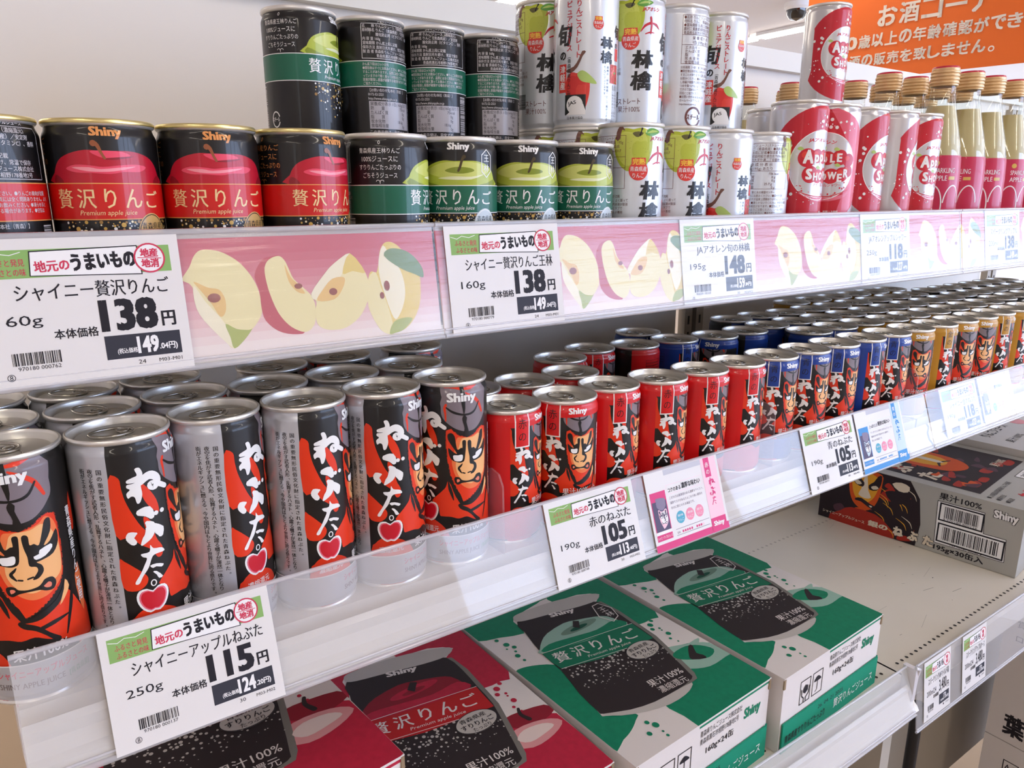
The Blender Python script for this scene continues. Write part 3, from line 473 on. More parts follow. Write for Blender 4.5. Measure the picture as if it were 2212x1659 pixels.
def luxury(red):
    A = Art(); c = ink('band_red', (206, 22, 16)) if red else GREEN; tx = CREAMINK if red else WHITE; ln = ink('band_line_gold', (224, 150, 80)) if red else WHITE
    h = 87.05; W = math.pi*R0
    A.rect(-W, 39.8, W, 57.0, c, 2+1); A.rect(-W, 56.7, W, 57.2, ln, 4); A.rect(-W, 39.6, W, 40.1, ln, 4)
    if red: A.rect(-W, 56.7, W, 57.2, ln, 4)
    appleart(A, red)
    A.text('Shiny', -7.4, 77.6, 7.2, 83.3, ink('logo_bronze', (226, 150, 84)) if red else WHITE, 5, 0.045)
    for i, ch in enumerate('贅沢りんご'):
        x = -27+i*10.6; V = 8.6; A.text(ch, x+(1.6 if ch in 'り' else .2), 45.2, x+(6.8 if ch in 'り' else 8.6), 54.4 if ch not in 'ご' else 53.6, tx, 5, 0.012)
    A.text('Premium apple juice', -16, 41.2, 9.5, 44.2, tx, 5, 0.0, shear=.22)
    cols = [ink('dot_gold', (206, 166, 84)), ink('dot_pale', (236, 222, 180)), WHITE, ink('dot_bronze', (160, 120, 62))]
    dots(A, -24, 30, 38.6, 8, cols, 3, 230)
    x, y = 18, 32; bm = ink('badge_bronze', (206, 164, 98)) if red else ink('badge_silver', (196, 204, 206))
    A.ell(x, y, 8.6, 10.6, bm, 5, 28); A.ring(x, y, 8.0, 10.0, .4, BLACK if red else WHITE, 6)
    A.text('青森県産', x-6.4, y+2.2, x+6.4, y+6, BLACK, 6, 0.01); A.text('すりりんご', x-7.4, y-3.6, x+7.4, y+.6, BLACK, 6, 0.015); A.text('たっぷり', x-4, y-7.6, x+4, y-5, BLACK, 6, 0.01)
    if not red:
        x = 19.5; H = [(x, 79.6), (x+4.2, 76), (x+4.2, 65.6), (x, 61.8), (x-4.2, 65.6), (x-4.2, 76)]; K = [(x+(a-x)*.88, 70.6+(b-70.6)*.93) for a, b in H]
        A.poly(H, WHITE, 6, holes=[K]); A.vtext('王林', x, 77, 5.2, WHITE, 6, 0.0, pitch=6.2)
    # introduction text, left of the apple
    x = -45.5; R_ = ['青森県産王林りんご' if not red else '青森県産りんご', '100%ジュースに', 'すりりんごたっぷりの', 'ごちそうジュース']; ws = (12.6, 11, 12.8, 10.4)
    tcol = tx if not red else ink('logo_bronze', (226, 150, 84))
    for i, (s_, w_) in enumerate(zip(R_, ws)): A.text(s_, x-w_, 75.2-4.7*i, x+w_, 78.4-4.7*i, tcol, 3, 0.0)
    A.ring(x-1.2, 59, 1.2, 1.0, .3, tcol, 3, 12, 0, 180); A.ring(x+1.2, 59, 1.2, 1.0, .3, tcol, 3, 12, 0, 180); A.stroke([(x, 59), (x, 56.8+1)], .35, tcol, 3, 0)
    A.ring(x, 81.5, .7, 1.1, .3, tcol, 3, 12)
    A.ring(x-8, 15, 4.0, 5.4, .8, WHITE, 3, 28, 20, 340); A.text('スチール', x-11.2, 13.6, x-4.6, 16.4, WHITE, 4, 0.02)
    # ingredients and nutrition panel on the back
    x = 49.0; A.frame(x, 58.5, x+46, 82, .3, tx if not red else PALEINK, 3); g = PALEINK
    A.text('シャイニーアップルジュース', x+12, 82.6, x+38, 84.4, g, 3, .02)
    rows = ['名　　称 りんごジュース（濃縮還元）', '原材料名 りんご（青森県産）／安定剤', '　　　　 酸化防止剤（ビタミンC）、香料', '内 容 量 160g', '賞味期限 かん底上段に記載', '保存方法 直射日光を避け、常温で保存', '製 造 者 青森県りんごジュース株式会社', '　　　　 青森県黒石市相野178番地2号']
    A.lines(rows, x+.8, 81.4, 2.55, 2.82, g, 4, 0.012, sx=.86)
    rows = ['かん底下段はロット記号', '●開缶後はすぐにお飲みください。●りんごの果肉が沈殿', 'することがありますが、品質には全く問題ありません。よく', 'っていますので軽く振ってお飲みください。●凍らせると', '容液が膨張し容器が破損する場合があります。●空缶は', 'ご協力ください。']
    A.lines(rows, x, 56.0, 2.35, 2.6, g, 5, 0.012, sx=.74)
    A.lines(['【お問い合わせ先/本社（青森）】', '0172-52-2321', 'http://www.shinyapple.co.jp'], x+3.2, 38.6, 2.5, 2.8, g, 4, 0.01, sx=.8)
    nx = x+3.5; A.rect(nx, 11, nx+36, 30, ink('panel_grey', (176, 170, 174)), 3)
    A.lines(['栄養成分表示 1缶(160g)当たり', '熱　　量　　　　　75kcal', 'たんぱく質　　　　　0g', '脂　　質　　　　　　0g', '炭水化物　　　　18.6g', '食塩相当量　　　　　0g'], nx+.8, 29.6, 2.9, 3.0, BLACK, 4, 0.0, sx=.9)
    A.text('この表示値は、目安です。', nx, 7.6, nx+30, 10, g, 3, 0.01)
    A.bars(nx+37.5, 8, nx+45, 38, g, 3, 4, 34, vert=True)
    return A
PALEINK = ink('pale_grey_text', (206, 200, 200))
def straight():
    """white can with green apple, red apple and brush kanji"""
    A = Art(); W = math.pi*R0
    def ap(x, y, w, h, c1, c2, c3):
        P = [(-.05, .94), (.25, 1.0), (.62, .98), (.92, .72), (1.0, .3), (.92, -.2), (.66, -.72), (.32, -.98), (0, -.92), (-.32, -.98), (-.68, -.7), (-.94, -.2), (-1, .32), (-.88, .75), (-.55, .98), (-.25, .98)]
        A.poly([(x+p*w, y+q*h) for p, q in P], c1, 1, sm=3); A.poly([(x+p*w*.8-w*.1, y+q*h*.8+h*.04) for p, q in P], c2, 2, sm=3)
        A.poly([(x+w*.35+p*w*.45, y-h*.1+q*h*.5) for p, q in P], c3, 3, sm=3)
    ap(-17, 83.5, 15.0, 15.6, ink('pear_green', (178, 190, 52)), ink('pear_green_light', (198, 206, 84)), ink('pear_green_mid', (186, 196, 66)))
    rnd = random.Random(3)
    for k in range(40): A.ell(-17+rnd.uniform(-12, 13), 83+rnd.uniform(-12, 11), .22, .22, LIME3, 4, 5)
    A.poly([(-18.5, 95.5), (-14, 96.6), (-10, 95.6), (-12.4, 93.2), (-15.6, 92.6)], ink('calyx', (96, 92, 44)), 4, sm=2); A.stroke([(-12.8, 94), (-11.4, 97.4), (-10.8, 98.6)], (1.2, .8, 1.6), BLACK, 5)
    A.poly([(-8.5, 95.8), (-5, 98.6), (0, 99.2), (5.6, 97.2), (2, 94.8), (-3, 93.4), (-7, 94)], LEAF, 3, sm=3); A.poly([(-7.4, 95.4), (-2, 97.8), (4, 97), (-2, 95.8)], LEAF2, 4, sm=2)
    A.poly([(-29, 100), (-30.5, 96), (-30, 90), (-27.5, 92), (-26.5, 98), (-24, 97), (-26, 100)], ink('twig', (112, 72, 58)), 3, sm=2)
    A.text('JAアオレン', -4.4, 89.6, 11, 93.4, CRIMSON, 5, .035, shear=.25)
    A.stroke([(3.6, 85.6), (4.4, 80), (3.8, 74)], (2.0, 1.6, 1.2), CRIMSON, 4); A.stroke([(-5, 75), (-1.5, 79.4), (3, 81.5)], (.6, 1.8, 2.0), CRIMSON, 4); A.stroke([(4, 81.8), (9, 80.6), (12.5, 77.6)], (.8, 2.0, .5), CRIMSON, 4); A.stroke([(-1, 73.4), (3, 74.6), (7, 74.4)], (.8, 1.2, .6), CRIMSON, 4)
    def badge(x, y, k):
        A.ell(x, y, 7.4*k, 7.2*k, CORAL, 5, 26); A.rect(x-5.4*k, y+4.2*k, x+5.4*k, y+9.2*k, CORAL, 5)
        A.text('完熟', x-4.8*k, y+4.2*k, x+4.8*k, y+8.8*k, ink('badge_yellow', (250, 206, 70)), 6, .035); A.text('青森県産', x-6.4*k, y-.6*k, x+6.4*k, y+3.0*k, WHITE, 6, .015); A.text('りんご', x-4.4*k, y-5.2*k, x+4.4*k, y-1.6*k, WHITE, 6, .015)
    badge(-13, 68.6, 1)
    A.text('林', -12.2, 47.4, 6.6, 61.2, BLACK, 5, .05, shear=.08); A.text('檎', -12.4, 30.6, 6.2, 45.4, BLACK, 5, .03, shear=.05)
    A.text('旬', 13, 60, 27, 76, BLACK, 5, .05, shear=.1); A.text('の', 17, 50, 23, 56, BLACK, 5, .04); A.rect(16, 26, 23.5, 47, CORAL, 4); A.vtext('津軽産', 19.8, 46, 6, WHITE, 5, .02)
    A.text('ストレート', -22, 20, -3.5, 24.4, BROWN, 4, .01); A.text('果汁100%', -22, 13.6, -3.5, 18.6, BROWN, 4, .0)
    # red apple side
    ap(33, 25, 10, 15.6, CORAL, ink('apple_side_red', (214, 40, 34)), ink('apple_side_red2', (222, 58, 44)))
    A.poly([(23, 42), (27.5, 40), (33, 44), (37, 52), (39.5, 55), (36.5, 55.6), (34, 50), (30, 44.6)], ink('twig', (112, 72, 58)), 5, sm=2); A.poly([(33, 39), (37, 41.6), (43, 38), (48.6, 32), (42, 32.4), (36, 34)], LEAF2, 5, sm=3)
    A.vtext('りんごストレート', 33.8, 92, 5.4, CRIMSON, 5, .02, pitch=5.2); A.vtext('ピュアジュース', 26, 92, 5.4, CRIMSON, 5, .02, pitch=5.2); A.vtext('（青森県産りんご使用）', 26, 54, 3.5, BLACK, 6, .01, pitch=3.5)
    A.rect(22.8, 9, 40, 24, BLACK, 6); A.ell(31, 16.5, 6.8, 6.6, WHITE, 7, 24); A.poly([(24, 9), (31, 14), (38, 17), (40, 12), (40, 9)], WHITE, 7); A.text('JAS', 26, 15, 33, 18.6, BLACK, 8, .02, rot=12); A.text('日本果汁協会', 25, 5.6, 38, 7.8, BLACK, 5, .01)
    badge(49, 75, .58); A.text('林', 51, 57.6, 63.4, 66.4, BLACK, 5, .05); A.text('檎', 51, 46.8, 63.4, 56.4, BLACK, 5, .025); A.text('旬', 66, 66, 74, 76, BLACK, 5, .05); A.text('の', 67, 59, 71, 63, BLACK, 5, .03); A.rect(67, 50, 72.5, 59, CORAL, 4)
    A.rect(61, 33, 72, 47, ink('orchard_photo', (196, 60, 44)), 4)
    for k in range(24): A.ell(62+9*rnd.random(), 34+12*rnd.random(), .8, .8, rnd.choice((LEAF, APR2, CORAL, APR3)), 5, 6)
    for i, s_ in enumerate(() if 0 else ('規格の「特色規格」として格付された', 'りんごジュースです。')): A.vtext(s_, 58.5-2.9*i, 45.4, 2.4, BLACK, 5, .006)
    for i in range(3): A.vtext('品質に特色があると認められたこと', 71-2.8*i, 32, 2.2, BLACK, 5, 0)
    # information panel
    x = -72; A.frame(x, 55.5, x+49, 94, .3, BROWN, 3)
    for yy in (78.4, 70.6): A.rect(x, yy, x+49, yy+.3, BROWN, 3)
    A.lines(['●名称 りんごジュース(ストレート)●原', '材料名 りんご（青森県産）●内容量 195g', '●賞味期限 缶底に記載●製造者 青森県', '農村工業農業協同組合連合会〒036-8317', '青森県弘前市大字外瀬二丁目番地1'], x+1, 93.4, 2.9, 3.0, BROWN, 4, .002, sx=.86)
    A.lines(['　　栄 養 成 分 表 示', '　　1缶 (195g) あたり'], x+3, 77.6, 3.1, 3.4, BROWN, 4, .002)
    A.lines(['エネルギー　　　　106 kcal', 'たんぱく質　　　　　0 g', '脂　　　質　　　　　0 g', '炭 水 化 物　　　25.7 g', '食塩相当量　　　　　0 g'], x+3, 70, 2.9, 2.9, BROWN, 4, .002)
    A.lines(['分析機関（一財）食と水の検査センター', '■開缶後はお早めにお飲みください。■成分が沈殿', 'することがありますが品質上問題ありません。よく振って', 'お飲みください。■凍らせないでください。内容液が膨張', 'し容器が破損する場合があります。■空缶は上タブで', 'つめを傷つけないようご注意ください。コールド専用', 'ですので温めないでください。■あき缶は', '回収にご協力ください。', '■お問い合せは 0120-54-2125', 'ホームページアドレス', 'http://www.aoren.jp'], x, 54, 2.5, 2.95, BROWN, 4, .002, sx=.8)
    A.ring(x+14, 12.8, 8.4, 8.6, 1.8, BROWN, 4, 28, 20, 345); A.text('スチール', x+7, 10.6, x+21, 15, BROWN, 5, .03)
    A.bars(x+40, 18, x+50, 30, BLACK, 4, 8, 30, vert=True)
    return A
def shower():
    A = Art(); cx, cy = -2, 76.5; W = math.pi*R0
    P = [(cx-41, 60), (cx-41, 104)]+[(cx+50*math.cos(math.radians(a)), cy+2+49.5*math.sin(math.radians(a))) for a in range(146, 30, -8)]+[(cx+43, 100), (cx+43, 58)]+[(cx+52*math.cos(math.radians(a)), cy+51*math.sin(math.radians(a))) for a in range(-28, -152, -8)]
    P = [(a, max(2, b)) for a, b in P]
    A.poly(P, CRIMSON, 1)
    A.poly([(cx+3, cy+2+49.3), (cx+20, cy+47.6), (cx+34, cy+38), (cx+43, 100), (cx+43, 60), (cx+36, 42), (cx+14, 28), (cx+24, 60), (cx+22, 96)], ink('ring_pink', (226, 92, 112)), 2, sm=2)
    A.ell(cx, cy, 31, 31, SLV2, 3, 48); A.ring(cx, cy, 31, 31, .7, WHITE, 4, 48)
    # little bubbles
    rnd = random.Random(11)
    for k in range(44):
        a = rnd.uniform(110, 300); d = rnd.uniform(31.5, 45)
        if 150 < a < 215 or rnd.random() < .6: x, y = cx+d*math.cos(math.radians(a)), cy+d*math.sin(math.radians(a)); r = rnd.choice((.3, .4, .5, .8, 1.5)); A.ell(x, max(6, y), r, r, WHITE, 5, 10)
    for k in range(26): a = rnd.uniform(215, 330); d = rnd.uniform(26, 30.4); r = rnd.choice((.3, .5, .9)); A.ell(cx+d*math.cos(math.radians(a)), cy+d*math.sin(math.radians(a)), r, r, CRIMSON, 5, 8)
    for k in range(18): a = rnd.uniform(50, 100); d = rnd.uniform(33, 46); r = rnd.choice((.4, .6, 1.1, 1.6)); A.ell(cx+d*math.cos(math.radians(a)), cy+d*math.sin(math.radians(a)), r, r, WHITE, 5, 10)
    A.poly([(cx-22, 53), (cx-10, 49), (cx+8, 48), (cx+24, 52), (cx+30, 58), (cx+24, 49), (cx+8, 44.6), (cx-8, 46)], PINK, 4, sm=3); A.stroke([(cx-23, 54.5), (cx-10, 50), (cx+8, 49), (cx+26, 55)], (.4, 1.0, 1.0, .4), CRIMSON, 5)
    A.text('JAアオレン', cx-15.5, 96, cx+10, 100, CRIMSON, 5, .035, shear=.25)
    for x, y, r in ((-15, 83, 8.6), (-5, 84.5, 6.6), (4, 84, 6.6), (15, 84.5, 7.4), (24, 82, 6.4), (-11, 68.5, 8.0), (-2, 67, 6.6), (8, 67.6, 7.4), (18, 69, 7), (24, 72, 6)):
        A.ell(cx+x, y, r, r*.95, CRIMSON, 5, 24); A.ell(cx+x-r*.25, y+r*.3, r*.4, r*.35, CORAL, 6, 12)
    for x, y in ((-22, 91), (11, 92), (-3, 74.6), (13, 77.6)): A.poly([(cx+x-2.5, y), (cx+x, y+1.8), (cx+x+3.4, y-.6), (cx+x, y-1.6)], LEAF2, 7, sm=2)
    for ch, x, y, w, h in (('A', -19, 78, 10, 12), ('p', -8, 76.4, 5.4, 9.4), ('p', -1.6, 77, 5.4, 9), ('L', 6, 80, 4.6, 7.6), ('E', 12, 80.4, 5, 7.8), ('S', -15.5, 64, 6.4, 9.6), ('H', -8, 63.2, 5.2, 6.8), ('O', -1.8, 63.6, 6, 7), ('W', 5, 64.6, 8, 7), ('E', 13.6, 62.4, 4.8, 7.4), ('R', 19.4, 66.4, 5.2, 7.6)):
        A.text(ch, cx+x, y, cx+x+w, y+h, WHITE, 8, .05)
    A.text('アップルシャワー', cx-7, 57.8, cx+18, 61.2, CRIMSON, 6, .01)
    A.text('炭酸入り飲料', cx+4, 33, cx+18, 36, WHITE, 6, .02); A.text('果汁15%', cx+4, 26, cx+18, 30.6, WHITE, 6, .02)
    x = 47; A.lines(['名称:炭酸飲料', '原材料名:りんご、糖類', '内容量:250g', '賞味期限:缶底に記載', '保存方法:直射日光を避け', '製造者:青森県'], x, 104, 2.8, 4, BROWN, 4, .01)
    A.bars(x+2, 10, x+8, 40, BLACK, 4, 9, 30, vert=True)
    return A
ME = {}
protos = {}
def proto(kind):
    """first can of a kind is built, the rest are copied from it"""
    if kind == 'tall': return lambda **k: make_can('drink_can', k['label'], 'can', 133, nebuta(None, False), lambda z: BLACK, TINRIM, loc=k['loc'], rot=k['rot'], tabrot=k['tab'], group=k['group'])
    if kind in ('red', 'blue', 'gold'): return lambda **k: make_can('drink_can', k['label'], 'can', 103.3, nebuta(kind, True), lambda z: BLACK, TINRIM, loc=k['loc'], rot=k['rot'], tabrot=k['tab'], group=k['group'])
    if kind == 'dark': return lambda **k: make_can('drink_can', k['label'], 'can', 103.3, darkart(), lambda z: BLACK, TINRIM, loc=k['loc'], rot=k['rot'], tabrot=k['tab'], group=k['group'])
    if kind == 'luxred': return lambda **k: make_can('drink_can', k['label'], 'can', 87.05, luxury(True), lambda z: BLACK, GOLDRIM, loc=k['loc'], rot=k['rot'], tabrot=k['tab'], group=k['group'])
    if kind == 'luxgreen': return lambda **k: make_can('drink_can', k['label'], 'can', 87.05, luxury(False), lambda z: BLACK, PALERIM, loc=k['loc'], rot=k['rot'], tabrot=k['tab'], group=k['group'])
    if kind == 'white': return lambda **k: make_can('drink_can', k['label'], 'can', 103.3, straight(), lambda z: PEARL, PALERIM, loc=k['loc'], rot=k['rot'], tabrot=k['tab'], group=k['group'])
    if kind == 'shower': return lambda **k: make_can('drink_can', k['label'], 'can', 133, shower(), lambda z: SLV2, TINRIM, loc=k['loc'], rot=k['rot'], tabrot=k['tab'], group=k['group'])
def darkart():
    A = Art(); A.rect(-40, 60, 40, 98, GREY, 1); A.text('Shiny', -9, 84, 9, 91, WHITE, 3, .04); return A
QUEUE = []
def can(kind, x, y, z, face, label, group, tab=None): QUEUE.append([kind, x, y, z, face, label, group, random.uniform(-.9, 1.4) if tab is None else tab])
def place_cans():
    """nudge the cans of one shelf apart where they would touch, then build or copy them"""
    Q = [q for q in QUEUE if q[3] == 0]
    for _ in range(60):
        for i, a in enumerate(Q):
            for b in Q[i+1:]:
                dx, dy = b[1]-a[1], b[2]-a[2]; d = math.hypot(dx, dy)
                if d < 51.75:
                    p = (51.75-d)/2/d; fa = 0.3 if a[2] < 8 else 1.0; fb = 0.3 if b[2] < 8 else 1.0
                    a[1] -= dx*p*fa; a[2] -= dy*p*fa; b[1] += dx*p*fb; b[2] += dy*p*fb
    for kind, x, y, z, face, label, group, tab in QUEUE:
        rot = math.radians(face)
        if kind not in protos: protos[kind] = proto(kind)(label=label, loc=(x, y, z), rot=rot, tab=tab, group=group); continue
        r = dup(protos[kind], (x, y, z), rot, label, group)
        for q in r.children:
            for c in q.children: c.rotation_euler = (0, 0, tab)
Z3 = 202.2
# ================================================================ shelving
CREAM = mat('cream_steel', (226, 220, 208), rough=0.4, noise=0.03, nscale=9, coat=0.15); BOARD = mat('back_board', (238, 231, 222), rough=0.55, noise=0.02, nscale=5)
DECK = mat('shelf_deck', (222, 214, 200), rough=0.45, noise=0.04, nscale=14, coat=0.15); BEIGE = mat('beige_steel', (206, 198, 184), rough=0.5, noise=0.03, nscale=6); DARK = mat('dark_slot', (44, 40, 38), rough=0.7); POST = mat('post_steel', (180, 172, 160), rough=0.5)
PLASTIC = clear('clear_rail', (0.97, 0.97, 0.98), milk=0.2, streak=0.0, gain=1.15, milkrgb=(.92, .9, .9)); COVER = clear('clear_cover', (0.985, 0.985, 0.985), milk=0.05, streak=0.22, rough=0.14, gain=1.35)
EDGE = mat('rail_edge', (226, 222, 226), rough=0.25, coat=0.6); CARD = mat('card_stock', (228, 224, 222), rough=0.5, coat=0.15, spec=0.3)
XL, XM, XR = -72.0, 803.0, 1800.0
YB = 350.0
def shelf(label, z, x0, x1, yf, parts):
    """steel shelf board with a turned-down front; (yf, z) is its front top edge"""
    t = thing('shelf', label, 'shelf', ((x0+x1)/2, 0, z)); cx = (x0+x1)/2; m = MB()
    m.prism([(yf, 0), (YB-14, 0), (YB-14, -3), (yf+3, -3), (yf+3, -32), (yf, -34)], x0-cx, x1-cx, DECK); b = m.build('board', t)
    m = MB()
    for d in parts: m.prism([(a, b-z) for a, b in d] if min(b for a, b in d) < -100 or z > 100 or z == 0 else d, x0-cx+.5, x1-cx-.5, CREAM)
    l = m.build('front_lip', t); m = MB()
    for sx in (x0+14, x1-14): m.prism([(yf+20, -3.2), (YB-14, -3.2), (YB-14, -46), (yf+60, -24), (yf+20, -12)], sx-cx-1.2, sx-cx+1.2, BEIGE)
    br = m.build('bracket', t); settree(t, b, l, br); return t
def lipprof(yt, zt, yb, zb):
    """pressed steel price channel leaning outwards towards its foot"""
    e = Vector((yb-yt, zb-zt)); n = e.length; e /= n; o = Vector((e.y, -e.x))       # o points to the shopper
    if o.x > 0: o = -o
    def P(s_, d): q = Vector((yt, zt))+e*s_+o*d; return (q.x, q.y)
    return [P(0, -1.2), P(0, 0), P(4, 1.2), P(7, 0), P(10, -1.6), P(n-10, -1.6), P(n-6, .6), P(n, 1.4), P(n, -1.2), P(n-6, -3.2), P(n-10, -4.4), P(8, -4.4)]
tL, bL = {}, {}
TOPR = dict(t=(-33.5, 236.0), b=(-44.0, 169.0)); MIDR = dict(t=(-33.0, 33.0), b=(-54.0, -28.5)); LOWR = dict(t=(-62.5, -303.5), b=(-82.0, -359.0))
def rail(name, label, R_, x0, x1, m, cat='price rail', thick=1.4, zoff=0.0):
    """clear extruded price rail between two points of its section"""
    yt, zt = R_['t']; yb, zb = R_['b']; t = thing(name, label, cat, ((x0+x1)/2, 0, 0)); cx = (x0+x1)/2
    e = Vector((0, yb-yt, zb-zt)); H = e.length; e.normalize(); o = Vector((0, e.z, -e.y)); o = -o if o.y > 0 else o
    O = Vector((x0-cx, yt, zt))
    p = MB().slab(O+e*H+o*zoff, (1, 0, 0), -e, x1-x0, H, thick, m).build('clear_panel', t)
    q = MB()
    def bead(s_, r, d=0.0):
        c = O+e*s_+o*(zoff+d); q.tube([tuple(c), tuple(c+Vector((x1-x0, 0, 0)))], r, EDGEC, 8)
    if R_ is TOPR: q.slab(tuple(O+e*4.6-o*2.1), (1, 0, 0), tuple(-e), x1-x0, 4.4, .3, mat('rail_grip', (196, 186, 182), rough=.4, coat=.4))
    bead(0, 1.5); bead(H, 1.7, -.4); bead(H-4, .8, .3)
    b = q.build('rail_edge', t); settree(t, p, b); return t
EDGEC = clear('clear_bead', (0.93, 0.93, 0.95), milk=0.35, gain=1.4, milkrgb=(.9, .88, .9))
def onrail(R_, off):
    yt, zt = R_['t']; yb, zb = R_['b']; e = Vector((0, yb-yt, zb-zt)); H = e.length; e.normalize(); o = Vector((0, e.z, -e.y)); o = -o if o.y > 0 else o
    return Vector((0, yt, zt))+o*off, e, o, H
# ---------------------------------------------------------------- price cards
K = pap('black', (30, 26, 34)); KG = pap('card_green', (140, 180, 104)); KR = pap('card_red', (206, 60, 88)); KW = pap('white', (242, 240, 240)); KD = pap('card_slate', (52, 52, 62))
def cardart(name, weight, price, tax, cents, code, n, loc, W=88.0, H=64.0, kana=None, big=True):
    A = Art()
    A.rect(W*.045, H*.735, W*.905+W*.045, H*.925, KG, 1)
    if big:
        A.stroke([(W*.05, H*.90), (W*.1, H*.88), (W*.14, H*.905), (W*.2, H*.89), (W*.25, H*.91)], .35, KW, 2, 0)
        A.text('ふるさと発見', W*.08, H*.815, W*.26, H*.865, KR, 3, 0.01); A.text('ふるさとの味', W*.085, H*.75, W*.262, H*.80, KR, 3, 0.01)
    A.poly([(W*.275, H*.745), (W*.285, H*.915), (W*.79, H*.93), (W*.80, H*.72)], K, 3); A.poly([(W*.280, H*.75), (W*.290, H*.907), (W*.785, H*.922), (W*.794, H*.727)], KW, 4)
    A.text('地元の', W*.30, H*.765, W*.46, H*.845, KR, 5, 0.035, rot=3); A.text('うまいもの', W*.465, H*.765, W*.775, H*.885, K, 5, 0.06, rot=2)
    A.ell(W*.845, H*.835, H*.105, H*.108, KW, 5, 26); A.ring(W*.845, H*.835, H*.105, H*.108, H*.012, KR, 6, 26); A.text('地産', W*.80, H*.84, W*.89, H*.905, KR, 6, 0.05); A.text('地消', W*.80, H*.765, W*.89, H*.83, KR, 6, 0.05)
    A.stroke([(W*.785, H*.84), (W*.905, H*.83)], .35, KR, 6, 0)
    x0 = W*(.93-min(.78, (.098 if len(name) < 6 else .0735)*len(name))); A.text(name, x0, H*.578, W*.925, H*.695, K, 2, 0.014)
    A.text(weight, W*.10, H*.395, W*.10+W*.05*len(weight), H*.485, K, 2, 0); A.text('本体価格', W*.34, H*.305, W*.545, H*.375, K, 2, 0.02)
    A.text(price, W*.56, H*.325, W*.845, H*.555, K, 2, 0.05 if len(price) < 4 else 0.022); A.text('円', W*.862, H*.335, W*.935, H*.445, K, 2, 0.035)
    A.rect(W*.565, H*.125, W*.945, H*.295, KD, 1); A.text('(税込価格', W*.62, H*.155, W*.72, H*.20, KW, 3, 0.02); A.text(tax, W*.72, H*.15, W*.83, H*.275, KW, 3, 0.045 if len(tax) < 4 else 0.02); A.text('.'+cents+'円)', W*.832, H*.155, W*.925, H*.215, KW, 3, 0.03)
    A.text(n, W*.715, H*.075, W*.752, H*.105, K, 2, 0); A.text(loc, W*.82, H*.075, W*.94, H*.102, K, 2, 0)
    A.bars(W*.14, H*.15, W*.36, H*.235, K, 2, sum(ord(c) for c in code), 30); A.text(code, W*.16, H*.115, W*.35, H*.142, K, 2, 0); A.ring(W*.125, H*.075, 1.6, 1.6, .25, K, 2, 16); A.text('8', W*.118, H*.058, W*.132, H*.092, K, 2, 0)
    return A
def put_card(label, R_, x, art, off, W=88.0, H=64.0, tilt=0.0, group=None, name='price_card', cat='price card', base=None, drop=0.0):
    """thin card lying against the rail; x is its left edge"""
    O, e, o, HH = onrail(R_, off); m = MB(); th = math.radians(tilt); ex = Vector((math.cos(th), 0, 0))-e*math.sin(th); ey = -e*math.cos(th)-Vector((1, 0, 0))*math.sin(th)*0
    ex = (Vector((1, 0, 0))*math.cos(th)+(-e)*math.sin(th)).normalized(); ey = ((-e)*math.cos(th)-Vector((1, 0, 0))*math.sin(th)).normalized()
    base_pt = O+e*(HH+drop); m.slab((0, base_pt.y, base_pt.z), ex, ey, W, H, 0.35, base or CARD); m.art(art, flat((0, base_pt.y, base_pt.z), ex, ey, 0.05), None)
    c = m.build(name, None, (x, 0, 0)); return tag(c, label, cat, group)
